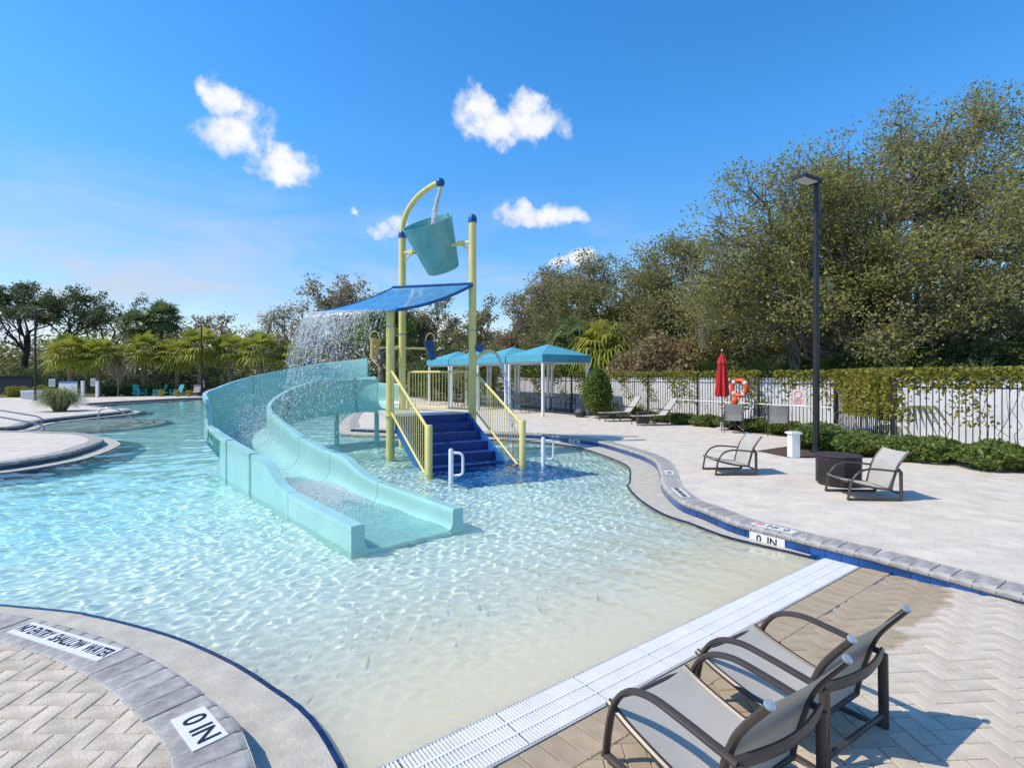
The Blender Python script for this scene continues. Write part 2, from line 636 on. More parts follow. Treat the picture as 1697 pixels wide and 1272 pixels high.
def sheet_with_hole(name, outer, inner, z, m, lip=None):
    polys = [[Vector((x, y, 0)) for x, y in outer], [Vector((x, y, 0)) for x, y in inner]]
    tris = tessellate_polygon(polys)
    vs = [(q.x, q.y, z) for pl in polys for q in pl]
    me = bpy.data.meshes.new(name)
    me.from_pydata(vs, [], [tuple(t) for t in tris])
    bm = bmesh.new()
    bm.from_mesh(me)
    bmesh.ops.recalc_face_normals(bm, faces=bm.faces)
    if bm.faces and sum(f.normal.z for f in bm.faces) < 0:
        bmesh.ops.reverse_faces(bm, faces=bm.faces)
    bm.to_mesh(me)
    bm.free()
    me.materials.append(m)
    ob = bpy.data.objects.new(name, me)
    COL.objects.link(ob)
    return struct(ob)


BIG = [(-900, -300), (900, -300), (900, 1500), (-900, 1500)]
deck_outer = [(-60, -8), (14, -8), (11.2, 7.6), (9.75, 10.0), (9.25, 10.7), (8.5, 11.55), (6.1, 11.5), (5.85, 12.6), (7.3, 13.6), (8.3, 15.0), (7.5, 16.6), (6.2, 20.3), (4.3, 22.9),
              (3.4, 24.0), (1.9, 27.6), (-1.2, 31.6), (-6, 38.6), (-10, 47), (-30, 48), (-48, 40), (-60, 30)]
sheet_with_hole('ground', BIG, HOLE2, .11, soil_m)

# cream deck material: fine running joints far away, real pavers near
deck_m = mat('cream_deck_paving', (.68, .60, .495), .85, .09, 3, .2, 60)
n, l = deck_m.node_tree.nodes, deck_m.node_tree.links
br = n.new('ShaderNodeTexBrick')
tcd = n.new('ShaderNodeTexCoord')
mpd = n.new('ShaderNodeMapping')
mpd.inputs['Rotation'].default_value = (0, 0, R(38))
l.new(tcd.outputs['Object'], mpd.inputs['Vector'])
l.new(mpd.outputs[0], br.inputs['Vector'])
br.inputs['Scale'].default_value = 1
br.inputs['Brick Width'].default_value = .22
br.inputs['Row Height'].default_value = .11
br.inputs['Mortar Size'].default_value = .004
br.inputs['Mortar Smooth'].default_value = .3
br.inputs['Color1'].default_value = (1, 1, 1, 1)
br.inputs['Color2'].default_value = (.955, .955, .95, 1)
br.inputs['Mortar'].default_value = (.84, .82, .79, 1)
pb = n['Principled BSDF']
src = pb.inputs['Base Color'].links[0].from_socket
mm = n.new('ShaderNodeMixRGB')
mm.blend_type = 'MULTIPLY'
mm.inputs[0].default_value = 1
l.new(src, mm.inputs[1])
l.new(br.outputs['Color'], mm.inputs[2])
l.new(mm.outputs[0], pb.inputs['Base Color'])
deck = sheet_with_hole('pool_deck', deck_outer, HOLE2, DECK - .006, deck_m)

# mulch bed round the lamp post
MB().add([(5.9, 12.62, .135), (6.12, 11.52, .135), (8.5, 11.57, .14), (9.3, 10.72, .14), (9.8, 10.0, .14), (11.3, 7.6, .14), (12.6, 8.3, .14), (10.6, 12.6, .15), (9.4, 15.6, .15), (8.2, 15.0, .14), (7.25, 13.55, .135)],
         [tuple(range(11))]).build('mulch_bed', mulch_m)['kind'] = 'structure'
MB().add([(3.4, 24.1, .136), (4.2, 22.3, .155), (5.2, 21.8, .155), (6.0, 23.0, .15), (4.4, 25.6, .15)], [(0, 1, 2, 3, 4)]).build('mulch_bed', mulch_m)['kind'] = 'structure'

# riser wall and coping ------------------------------------------------------


def strip(path, o0, z0, o1, z1, side):
    """ribbon between two offsets of the path; side=+1 puts positive offsets left of travel"""
    vs = []
    for i, q in enumerate(path):
        d = (path[min(i + 1, len(path) - 1)] - path[max(i - 1, 0)]).normalized()
        nn = Vector((-d.y, d.x, 0)) * side
        a, b = q + nn * o0, q + nn * o1
        vs += [(a.x, a.y, z0), (b.x, b.y, z1)]
    return vs, [(2 * i, 2 * i + 1, 2 * i + 3, 2 * i + 2) for i in range(len(path) - 1)]


# deck lies to the left of travel on the near path (going left/away) and on the left and right paths alike
coping = struct(bpy.data.objects.new('pool_coping', None))
COL.objects.link(coping)
grout = mat('pale_grout', (.55, .55, .54), .9, .1)
m_ = MB()
for path in (near_path, left_path, right_path):
    m_.add(*strip(path, .02, -1.6, .02, .11, 1))
m_.build('riser_wall', mat('pool_wall_tile', (.018, .06, .16), .3, .3, 8), coping)
m_ = MB()
for path in (near_path, right_path):
    m_.add(*strip(path, .0, .10, .0, DECK - .004, 1))
    m_.add(*strip(path, .0, DECK - .004, .30, DECK - .004, 1))
m_.build('mortar_bed', grout, coping)
m_ = MB()
m_.add(*strip(left_path, -.03, .09, -.03, DECK - .012, 1))
m_.add(*strip(left_path, -.03, DECK - .012, -.01, DECK + .004, 1))
m_.add(*strip(left_path, -.01, DECK + .004, .30, DECK + .004, 1))
m_.build('coping_band', coping_m, coping)

# single coping stones: bullnosed block, local x along the edge, y onto the deck


def coping_block(L, W=.31):
    b = MB()
    prof = [(W, -.05), (W, .004), (W - .006, .008), (.035, .008), (.008, .0), (-.012, -.02), (-.014, -.04), (.0, -.056)]
    b.loft([[(x, y, z) for y, z in prof] for x in (-L / 2, -L / 2 + .004, L / 2 - .004, L / 2)], closed=True, cap=True)
    for i in range(8):      # ease the ends
        for k in (0, 24):
            x, y, z = b.v[k + i]
            b.v[k + i] = (x, y + (.004 if y < W / 2 else -.004), z - .004)
    return b


for path, L in ((right_path[int(len(right_path) * .17):], .158), (near_path[:95], .158)):
    first = coping_block(L - .007).build('coping_stone', coping_m, coping)
    sp = []
    for q, d in walk(path, L):
        sp.append(((q.x, q.y, DECK + random.uniform(-.001, .002)), (0, 0, math.atan2(d.y, d.x) + random.uniform(-.01, .01))))
    copies(first, sp, coping)
# blue riser tiles along the right-hand edge
first = MB().box((0, 0, 0), (.148, .012, .16)).build('riser_tile', tile_m, coping)
tiles = [((q.x - d.y * .012, q.y + d.x * .012, .02), (0, 0, math.atan2(d.y, d.x))) for q, d in walk(right_path[int(len(right_path) * .17):], .152)]
copies(first, tiles, coping)

# ledge of pale plaster below the riser, edged by a row of navy trim tiles
ledge_m = mat('pale_ledge_plaster', (.52, .475, .385), .7, .1, 6, .3, 60)
m_ = MB()
i0 = min(range(len(right_path)), key=lambda i: (right_path[i] - Vector((3.3, 5.6, 0))).length)
ledge_r = right_path[:i0]
off_r = [.55 if i < i0 * .8 else .55 * (i0 - i) / (i0 * .2) + .03 for i in range(i0)]


def var_strip(path, offs, z0, z1, o_in=0.0):
    vs = []
    for i, q in enumerate(path):
        d = (path[min(i + 1, len(path) - 1)] - path[max(i - 1, 0)]).normalized()
        nn = Vector((d.y, -d.x, 0))
        a, b = q + nn * o_in, q + nn * offs[i]
        vs += [(a.x, a.y, z0), (b.x, b.y, z1)]
    return vs, [(2 * i, 2 * i + 1, 2 * i + 3, 2 * i + 2) for i in range(len(path) - 1)]


def edge_of(path, offs):
    out = []
    for i, q in enumerate(path):
        d = (path[min(i + 1, len(path) - 1)] - path[max(i - 1, 0)]).normalized()
        out.append(q + Vector((d.y, -d.x, 0)) * offs[i])
    return out


near_led = near_path[3:]
off_n = [.38] * len(near_led)
for path, offs in ((ledge_r, off_r), (near_led, off_n)):
    m_.add(*var_strip(path, offs, .010, .004))
    e = edge_of(path, offs)
    m_.add([(q.x, q.y, z) for q in e for z in (.004, -.9)], [(2 * i, 2 * i + 1, 2 * i + 3, 2 * i + 2) for i in range(len(e) - 1)])
led = struct(m_.build('pool_ledge', ledge_m))
led.cycles.is_caustics_receiver = True
first = MB().box((0, 0, 0), (.146, .03, .022)).build('trim_tile', navy_m, led)
first.cycles.is_caustics_receiver = True
sp = []
for path, offs in ((ledge_r[int(i0 * .2):], off_r[int(i0 * .2):]), (near_led[:75], off_n[:75])):
    for q, d in walk(edge_of(path, offs), .15):
        sp.append(((q.x, q.y, -.004), (0, 0, math.atan2(d.y, d.x))))
copies(first, sp[:295], led)
m_ = MB()
m_.add(*var_strip(left_path, [.4] * len(left_path), .0, .0))
struct(m_.build('pool_ledge', ledge_m))

# pool floor ------------------------------------------------------------------


def smooth(a, b, x):
    t = np.clip((x - a) / (b - a), 0, 1)
    return t * t * (3 - 2 * t)


def floor_z(X, Y):
    s = -((X - RAMP_A.x) * RN.x + (Y - RAMP_A.y) * RN.y) - .16
    z = -.036 - .058 * np.clip(s, 0, 6.2)
    z -= .62 * smooth(-4.2, -9.5, X) * smooth(2.5, 7, s)
    z -= .25 * smooth(7, 12, s)
    return z


def graded(a, b, lo, hi, fine, grow=1.06, cap=.5):
    """coordinates from a to b: spacing `fine` inside lo..hi, growing outside"""
    mid = list(np.arange(lo, hi, fine))
    up, st, x = [], fine, hi
    while x < b:
        up.append(x)
        st = min(st * grow, cap)
        x += st
    dn, st, x = [], fine, lo
    while x > a:
        st = min(st * grow, cap)
        x -= st
        dn.append(x)
    return np.array(dn[::-1] + mid + up)


def grid(xs, ys, zf):
    X, Y = np.meshgrid(xs, ys)
    Z = zf(X, Y)
    V = np.stack([X, Y, Z], -1).reshape(-1, 3)
    idx = np.arange(X.size).reshape(X.shape)
    F = np.stack([idx[:-1, :-1], idx[:-1, 1:], idx[1:, 1:], idx[1:, :-1]], -1).reshape(-1, 4)
    return V, F


def point_in(poly, X, Y):
    ins = np.zeros(X.shape, bool)
    n_ = len(poly)
    for i in range(n_):
        x1, y1 = poly[i]
        x2, y2 = poly[(i + 1) % n_]
        if y1 == y2:
            continue
        c = ((y1 > Y) != (y2 > Y)) & (X < (x2 - x1) * (Y - y1) / (y2 - y1) + x1)
        ins ^= c
    return ins


def near_pool(V, F, grow=.6):
    C = V[F].mean(1)
    keep = np.zeros(len(F), bool)
    for dx, dy in ((0, 0), (grow, 0), (-grow, 0), (0, grow), (0, -grow)):
        keep |= point_in(HOLE2, C[:, 0] + dx, C[:, 1] + dy)
    s = (C[:, 0] - RAMP_A.x) * RN.x + (C[:, 1] - RAMP_A.y) * RN.y
    keep &= s < .1
    F = F[keep]
    used = np.unique(F)
    re = np.full(len(V), -1)
    re[used] = np.arange(len(used))
    return V[used], re[F]


V, F = grid(graded(-30, 6, -4, 4, .15), graded(1, 48, 2, 9, .15), floor_z)
V, F = near_pool(V, F, .5)
s_ = (V[:, 0] - RAMP_A.x) * RN.x + (V[:, 1] - RAMP_A.y) * RN.y
over = s_ > -.158
V[over, 0] -= (s_[over] + .158) * RN.x
V[over, 1] -= (s_[over] + .158) * RN.y
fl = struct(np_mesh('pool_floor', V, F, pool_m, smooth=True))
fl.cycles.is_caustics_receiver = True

WAVES = []
for i in range(90):
    lam = float(np.exp(RNG.uniform(np.log(.085), np.log(.30)))) if i < 50 else float(np.exp(RNG.uniform(np.log(.3), np.log(1.1))))
    ang = RNG.uniform(0, 2 * np.pi)
    WAVES.append((2 * np.pi / lam * math.cos(ang), 2 * np.pi / lam * math.sin(ang), RNG.uniform(0, 6.28), (.024 if i < 50 else .0095) * lam / (2 * np.pi)))


def wave_z(X, Y):
    s = -((X - RAMP_A.x) * RN.x + (Y - RAMP_A.y) * RN.y) - .16
    amp = .30 + .70 * smooth(.0, 1.6, s)
    d = np.hypot(X, Y)
    Z = np.zeros_like(X)
    for kx, ky, ph, a in WAVES:
        lam = 2 * np.pi / math.hypot(kx, ky)
        fade = 1 - smooth(lam * 80, lam * 170, d)       # waves the mesh cannot carry far away are dropped
        Z += a * fade * np.sin(kx * X + ky * Y + ph + .9 * np.sin(.7 * X + .45 * Y + ph))
    Z += .010 * np.sin(1.9 * X + 2.6 * Y) * np.sin(1.3 * X - 1.7 * Y + 1) * smooth(4, 12, d)
    return WZ + Z * amp


V, F = grid(graded(-30, 6, -3.4, 3.2, .016, 1.014, .13), graded(1.2, 48, 2.1, 7.6, .016, 1.014, .13), wave_z)
V, F = near_pool(V, F, .3)
water = struct(np_mesh('pool_water', V, F, water_m, smooth=True))
water.cycles.is_caustics_caster = True

# ------------------------------------------------------------------ entry ramp, trench drain, pavers
def ramp_s(x, y):
    return (x - RAMP_A.x) * RN.x + (y - RAMP_A.y) * RN.y


def surf_z(x, y):
    return min(DECK, max(0.0, .072 * (ramp_s(x, y) - .16)))


def on_ramp(a, s):
    q = RAMP_A + RD * a + RN * s
    return (q.x, q.y, .072 * (s - .16))


damp = mat('ramp_paver', (.58, .50, .395), .8, .10, 5, .25, 70, island=.07)
n, l = damp.node_tree.nodes, damp.node_tree.links
gp = n.new('ShaderNodeNewGeometry')
dp = n.new('ShaderNodeVectorMath')
dp.operation = 'DOT_PRODUCT'
l.new(gp.outputs['Position'], dp.inputs[0])
dp.inputs[1].default_value = RN
nz = n.new('ShaderNodeTexNoise')
nz.inputs['Scale'].default_value = 2.2
nz.inputs['Detail'].default_value = 6
l.new(gp.outputs['Position'], nz.inputs['Vector'])
m1 = n.new('ShaderNodeMath')
m1.operation = 'MULTIPLY_ADD'
l.new(nz.outputs['Fac'], m1.inputs[0])
m1.inputs[1].default_value = -.9
l.new(dp.outputs['Value'], m1.inputs[2])
mr = n.new('ShaderNodeMapRange')
base_s = RAMP_A.dot(RN)
mr.inputs['From Min'].default_value = base_s + .93 - .45
mr.inputs['From Max'].default_value = base_s + 1.0 - .45
l.new(m1.outputs[0], mr.inputs['Value'])
pb = n['Principled BSDF']
src = pb.inputs['Base Color'].links[0].from_socket
mm = n.new('ShaderNodeMixRGB')
mm.blend_type = 'MULTIPLY'
tint = n.new('ShaderNodeMixRGB')
tint.inputs[1].default_value = (.70, .63, .53, 1)
tint.inputs[2].default_value = (1, 1, 1, 1)
l.new(mr.outputs[0], tint.inputs[0])
mm.inputs[0].default_value = 1
l.new(src, mm.inputs[1])
l.new(tint.outputs[0], mm.inputs[2])
l.new(mm.outputs[0], pb.inputs['Base Color'])

rampo = MB().add([(x, y, z - .007) for x, y, z in (on_ramp(-1.5, .12), on_ramp(8, .12), on_ramp(8, 2.4), on_ramp(-1.5, 2.4))], [(0, 1, 2, 3)]).build('entry_ramp', joint_m)
struct(rampo)
ramp_q = Vector((0, 0, 1)).rotation_difference((Vector(on_ramp(1, 1)) - Vector(on_ramp(0, 1))).cross(Vector(on_ramp(0, 2)) - Vector(on_ramp(0, 1))) * -1)
if (ramp_q @ Vector((0, 0, 1))).z < 0:
    ramp_q = Vector((0, 0, 1)).rotation_difference((Vector(on_ramp(1, 1)) - Vector(on_ramp(0, 1))).cross(Vector(on_ramp(0, 2)) - Vector(on_ramp(0, 1))))
# trench drain
drain = thing('trench_drain', 'long white slotted drain grate between the shallow water and the paved ramp', 'drain')
m_ = MB()
b_ = MB()
r_ = MB()
ang = math.atan2(RD.y, RD.x)
a = -1.9
k = 0
while a < 4.6:
    q = RAMP_A + RD * a
    gap = .004 if k % 28 else .012
    m_.box((q.x, q.y, .006), (.0115, .31, .012), ang)
    a += .0215 if k % 28 else .028
    k += 1
m_.build('grate_slats', white_paint, drain)['kind'] = 'stuff'
for s in (-.05, .05):
    q = RAMP_A + RD * 1.35 + RN * s
    r_.box((q.x, q.y, .0075), (6.5, .014, .013), ang)
r_.build('grate_rib', white_paint, drain)
q = RAMP_A + RD * 1.35
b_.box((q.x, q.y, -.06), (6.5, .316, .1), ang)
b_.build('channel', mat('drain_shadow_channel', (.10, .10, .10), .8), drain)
m_ = MB()
for s in (-.165, .165):
    q = RAMP_A + RD * 1.35 + RN * s
    m_.box((q.x, q.y, .002), (6.5, .012, .014), ang)
m_.build('channel_edge', mat('drain_frame', (.45, .45, .44), .6), drain)

# herringbone pavers ---------------------------------------------------------
PW, PL = .115, .23


def paver_block(L, W):
    h, e = .03, .004
    vs = [(-L / 2, -W / 2, -h), (L / 2, -W / 2, -h), (L / 2, W / 2, -h), (-L / 2, W / 2, -h),
          (-L / 2, -W / 2, -e), (L / 2, -W / 2, -e), (L / 2, W / 2, -e), (-L / 2, W / 2, -e),
          (-L / 2 + e, -W / 2 + e, 0), (L / 2 - e, -W / 2 + e, 0), (L / 2 - e, W / 2 - e, 0), (-L / 2 + e, W / 2 - e, 0)]
    fs = []
    for r0 in (0, 4):
        fs += [(r0 + i, r0 + (i + 1) % 4, r0 + 4 + (i + 1) % 4, r0 + 4 + i) for i in range(4)]
    return vs, fs + [(8, 9, 10, 11)]


PV, PF = paver_block(PL - .006, PW - .006)
near_off = [(q.x, q.y) for q in near_path]
cells = []
for i in range(-50, 90):
    for j in range(0, 90):
        kk = (i - j) % 4
        if kk == 0:
            cells.append(((i + 1) * PW, (j + .5) * PW, 0.0))
        elif kk == 3:
            cells.append(((i + .5) * PW, (j + 1) * PW, math.pi / 2))
cx = np.array([c[0] for c in cells])
cy = np.array([c[1] for c in cells])
inh = point_in(HOLE2, cx, cy)
# a paver may slip under the coping by up to 0.2 m
hid = np.zeros(len(cells), bool)
for dx, dy in ((.14, 0), (-.14, 0), (0, .14), (0, -.14), (.10, .10), (-.10, .10), (.10, -.10), (-.10, -.10)):
    hid |= point_in(HOLE2, cx + dx, cy + dy)
deck_cells, ramp_cells = [], []
for i, (x, y, rz) in enumerate(cells):
    s = ramp_s(x, y)
    if abs(x) > y * 1.12 + .6 or y < 1.6 or math.hypot(x, y) > 9.5:
        continue
    if inh[i]:
        if s > .16 + .26 - .02 and s < 2.2 and y > 1.6:
            ramp_cells.append((x, y, rz))
    elif not hid[i] and (x < 1.5 or s > 1.9 and y < 4.2):
        deck_cells.append((x, y, rz))


def lay(cells_, parent, m, single, zf, quat=None):
    cells_ = sorted(cells_, key=lambda c: math.hypot(c[0], c[1]) if (c[1] > 2.25 and abs(c[0]) < c[1]) else 99)
    me = bpy.data.meshes.new('paver')
    me.from_pydata(PV, [], PF)
    me.materials.append(m)
    for x, y, rz in cells_[:single]:
        o = bpy.data.objects.new('paver', me)
        COL.objects.link(o)
        o.parent = parent
        o.location = (x, y, zf(x, y) + random.uniform(-.0015, .0015))
        q = Matrix.Rotation(rz, 3, 'Z').to_quaternion()
        if quat:
            q = quat @ q
        o.rotation_mode = 'QUATERNION'
        o.rotation_quaternion = q
    b = MB()
    for x, y, rz in cells_[single:]:
        M = Matrix.Rotation(rz, 3, 'Z')
        z = zf(x, y) + random.uniform(-.0015, .0015)
        b.add([(quat @ (M @ Vector(v)) if quat else M @ Vector(v)) + Vector((x, y, z)) for v in PV], PF)
    if b.v:
        b.build('paver_field', m, parent)['kind'] = 'stuff'


lay(ramp_cells, rampo, damp, 290, surf_z, ramp_q)
lay(deck_cells, deck, paver_m, 290, lambda x, y: DECK)
# header course beside the drain
b = MB()
a = -1.4
hv, hf = paver_block(.254, .124)
hme = bpy.data.meshes.new('header_paver')
hme.from_pydata(hv, [], hf)
hme.materials.append(damp)
while a < 4.6:
    o = bpy.data.objects.new('header_paver', hme)
    COL.objects.link(o)
    o.parent = rampo
    o.location = Vector(on_ramp(a, .175 + .13)) + Vector((0, 0, .006))
    o.rotation_mode = 'QUATERNION'
    o.rotation_quaternion = ramp_q @ Matrix.Rotation(math.atan2(RN.y, RN.x), 3, 'Z').to_quaternion()
    a += .131


# ------------------------------------------------------------------ lettering
def text_mesh(txt, size, m, parent, M, name='lettering', bold=0.0):
    cu = bpy.data.curves.new('txt', 'FONT')
    cu.body = txt
    cu.size = size
    cu.align_x = 'CENTER'
    cu.align_y = 'CENTER'
    cu.extrude = .0008
    cu.offset = bold
    to = bpy.data.objects.new('txt', cu)
    COL.objects.link(to)
    bpy.context.view_layer.update()
    me = bpy.data.meshes.new_from_object(to.evaluated_get(bpy.context.evaluated_depsgraph_get()))
    bpy.data.objects.remove(to)
    me.name = name
    me.materials.clear()
    me.materials.append(m)
    o = bpy.data.objects.new(name, me)
    COL.objects.link(o)
    o.parent = parent
    o.matrix_local = M
    return o


def frame_at(pos, x, y):
    x = Vector(x).normalized()
    y = Vector(y)
    y = (y - x * y.dot(x)).normalized()
    z = x.cross(y)
    M = Matrix((x, y, z)).transposed().to_4x4()
    M.translation = pos
    return M


def nearest(path, p):
    i = min(range(1, len(path) - 1), key=lambda k: (path[k] - Vector((p[0], p[1], 0))).length)
    return path[i], (path[i + 1] - path[i - 1]).normalized()


def marker(path, p, L, W, parts, off=.155):
    """marker tile let into the coping; its writing is read from the deck's far side of the pool"""
    q, d = nearest(path, p)
    nn = Vector((-d.y, d.x, 0))
    c = q + nn * off
    M = frame_at((c.x, c.y, DECK + .0112), -d, -nn)
    o = MB().box((0, 0, 0), (L, W, .006)).build('marker_tile', marker_m, coping)
    o.matrix_local = M
    for txt, size, x, m, wide in parts:
        if txt == 'nodive':
            t = MB()
            t.tube([(x + .045 * math.cos(a_), .045 * math.sin(a_), .004) for a_ in np.linspace(0, 2 * math.pi, 25)], .006, 6, False)
            t.tube([(x - .032, .032, .004), (x + .032, -.032, .004)], .006, 6)
            t.build('symbol', m, o)
        else:
            S = Matrix.Diagonal((wide, 1, 1, 1))
            text_mesh(txt, size, m, o, Matrix.Translation((x, 0, .0042)) @ S, bold=.002)
    return o


marker(near_path, (-3.02, 3.71), 1.0, .155, [('NO ENTRY  SHALLOW  WATER', .125, 0, ink_m, .55)])
marker(near_path, (-1.52, 2.8), .34, .16, [('0', .15, -.08, ink_m, 1), ('IN', .15, .07, ink_m, 1)])
marker(right_path, (2.97, 6.1), .50, .15, [('0', .13, -.15, ink_m, 1), ('IN', .13, .01, ink_m, 1), ('nodive', 0, .17, redink_m, 1)])
marker(right_path, (2.42, 8.1), .62, .15, [('NO ENTRY  SHALLOW  WATER', .10, 0, ink_m, .42)])
marker(right_path, (2.75, 9.75), .42, .15, [('0 IN', .12, -.04, ink_m, 1)])
for p, txt in (((2.93, 6.14), '0  IN'), ((1.75, 15.2), '0  IN')):
    q, d = nearest(right_path, p)
    nn = Vector((-d.y, d.x, 0))
    c = q - nn * .004
    o = MB().box((0, 0, 0), (.42, .135, .010)).build('marker_tile', marker_m, coping)
    o.matrix_local = frame_at((c.x, c.y, .03), d, (0, 0, 1))
    text_mesh(txt, .12, ink_m, o, Matrix.Translation((0, 0, .0055)), bold=.003)


# ------------------------------------------------------------------ splash tower with stairs
WV, DV = Vector((.86, .51, 0)).normalized(), Vector((.51, -.86, 0)).normalized()    # across the stairs, down the stairs
P1, P3 = Vector((-2.92, 12.6, 0)), Vector((-1.03, 13.7, 0))
P2 = Vector((-3.14, 15.03, 0))
PLAT = .97
tower = thing('splash_tower', 'yellow and blue water play tower with stairs and a tipping bucket, standing in the pool', 'play structure', (-2.36, 13.78, -.5))
TB = -tower.location


def tb(mb, name, m, parent=None, smooth=False):
    o = mb.build(name, m, parent or tower, smooth)
    if parent is None:
        o.location = TB
    o.cycles.is_caustics_receiver = True
    return o


for P, top in ((P1, 3.5), (P2, 5.9), (P3, 5.95)):
    pole = tb(MB().tube([(P.x, P.y, -.55), (P.x, P.y, top)], .1, 20), 'pole', yellow, smooth=True)
    if top > 5:
        tb(MB().lathe([(.112, -.02), (.112, .1), (.09, .16), (.045, .20), (.001, .21)], (P.x, P.y, top), 20), 'pole_cap', blue, pole, True)
for P in (P1, P2, P3):
    tb(MB().lathe([(.10, 0), (.14, 0), (.14, .02), (.10, .02)], (P.x, P.y, PLAT + .004), 20), 'pole_flange', yellow, smooth=True)
    tb(MB().lathe([(.102, 0), (.108, .0), (.108, .05), (.102, .05)], (P.x, P.y, 3.1), 20), 'clamp_band', steel)
# arching fill pipe and ball
mid = (P2 + P3) / 2
ax = (P3 - P2).normalized()
arc = []
tip = mid + Vector((0, 0, 0)) - ax * -.12
for i in range(15):
    t = i / 14 * R(82)
    q = P2.lerp(tip, (1 - math.cos(t)) / (1 - math.cos(R(82))))
    arc.append((q.x, q.y, 6.05 + 1.15 * math.sin(t) / math.sin(R(82))))
tb(MB().tube(arc, .075, 14), 'fill_pipe', yellow, smooth=True)
bx, by, bz = arc[-1]
tb(MB().ball((bx + .03, by, bz), .125, 16), 'ball_joint', blue, smooth=True)
tb(MB().tube([(bx + .03, by, bz - .1), (bx + .02, by, bz - .22)], .05, 12), 'nozzle', yellow, smooth=True)
# tipping bucket
perp = Vector((-.53, -.845, 0)).normalized()
tilt = R(31)
bz0 = 5.46
up = perp * math.sin(tilt) + Vector((0, 0, 1)) * math.cos(tilt)
side = ax
fw = up.cross(side)
BM = Matrix((side, fw, up)).transposed()
bm_ = MB()
bm_.lathe([(.001, -.66), (.43, -.66), (.455, -.64), (.69, .68), (.70, .70), (.675, .70), (.66, .67), (.43, -.60), (.001, -.60)], (mid.x, mid.y, bz0), 36, BM)
bucket = tb(bm_, 'tipping_bucket', teal_dark, smooth=True)
bucket['label'] = 'large teal tipping bucket tilted between two poles'
for sgn, PP in ((-1, P2), (1, P3)):
    pv = MB()
    a0 = mid + ax * sgn * .56
    b0 = PP - ax * sgn * .06
    pv.tube([(a0.x, a0.y, bz0 - .02), (b0.x, b0.y, bz0 - .02)], .045, 10)
    pv.tube([(b0.x, b0.y, bz0 - .45), (b0.x - ax.x * sgn * .08, b0.y - ax.y * sgn * .08, bz0 - .2), ((a0.x + b0.x) / 2, (a0.y + b0.y) / 2, bz0 - .05)], .022, 8)
    pv.box(((a0.x + b0.x) / 2, (a0.y + b0.y) / 2, bz0 - .02), (.14, .14, .12), math.atan2(ax.y, ax.x))
    tb(pv, 'bucket_pivot', yellow)
# sloping blue rain panel
A_, B_ = Vector((-2.72, 12.3, 3.46)), Vector((-4.93, 12.93, 3.47))
C_ = Vector((-1.02, 13.62, 4.28))
D_ = B_ + (C_ - A_)
nrm = (B_ - A_).cross(C_ - A_).normalized()
if nrm.z < 0:
    nrm = -nrm
def panel_pt(u, v, h=0.0):
    q = A_ + (B_ - A_) * u + (C_ - A_) * v
    return q + nrm * (h - .11 * 4 * v * (1 - v) * .9)


pm = MB()
NV = 14
top_ = [[panel_pt(u, k / NV, .04) for u in (0, .5, 1)] for k in range(NV + 1)]
bot_ = [[panel_pt(u, k / NV, 0) for u in (1, .5, 0)] for k in range(NV + 1)]
pm.loft([t_ + b_ for t_, b_ in zip(top_, bot_)], closed=True, cap=True)
panel = tb(pm, 'rain_panel', blue_sheet, smooth=True)
for u in (0, 1):
    tb(MB().tube([panel_pt(u, k / NV, .02) for k in range(NV + 1)], .04, 8), 'panel_rim', blue, panel, True)
tb(MB().tube([panel_pt(u, 1, .05) for u in (0, .5, 1)], .04, 8), 'panel_lip', blue, panel, True)
# platform and stairs
PC = P1.lerp(P3, .5)
plat = MB()
w0 = 1.0
c4 = [PC - WV * w0 + DV * .02, PC + WV * w0 + DV * .02, Vector((-1.1, 13.95, 0)), Vector((-2.75, 15.5, 0)), Vector((-3.27, 15.86, 0)), Vector((-3.78, 14.86, 0)), Vector((-3.2, 13.4, 0))]
k7 = len(c4)
plat.add([(q.x, q.y, z) for z in (PLAT - .12, PLAT) for q in c4], [tuple(range(k7 - 1, -1, -1)), tuple(range(k7, 2 * k7))] + [(i, (i + 1) % k7, k7 + (i + 1) % k7, k7 + i) for i in range(k7)])
tb(plat, 'platform', mat('platform_deck', (.60, .58, .54), .7, .1, 6))
RIS, TRD = .195, .385
angs = math.atan2(WV.y, WV.x)
for i in range(7):
    c = PC + DV * (TRD * (i + .5))
    ztop = PLAT - RIS * (i + 1) + (0 if i else 0)
    hgt = .5 if ztop > .1 else max(.05, ztop + .62)
    tb(MB().box((c.x, c.y, ztop - .10), (1.84, TRD + .03, .20), angs), 'step', blue_step)
st_ = MB()
c = PC + DV * .02
st_.box((c.x, c.y, PLAT - .11), (1.84, .04, .215), angs)
tb(st_, 'top_riser', blue_step)
for sg in (-1, 1):
    sm = MB()
    o_ = PC + WV * sg * .95
    pts = [(0, PLAT + .02), (0, PLAT - .36), (TRD * 6.2, PLAT - RIS * 6.2 - .36), (TRD * 6.2, PLAT - RIS * 6.2 + .04)]
    vs = []
    for off in (-.03, .03):
        for dd, z in pts:
            q = o_ + DV * dd + WV * off
            vs.append((q.x, q.y, z))
    sm.add(vs, [(0, 1, 2, 3), (7, 6, 5, 4), (0, 4, 5, 1), (1, 5, 6, 2), (2, 6, 7, 3), (3, 7, 4, 0)])
    tb(sm, 'stringer', mat('blue_stringer', (.015, .12, .38), .4, .1))
# railings
bal_me = None


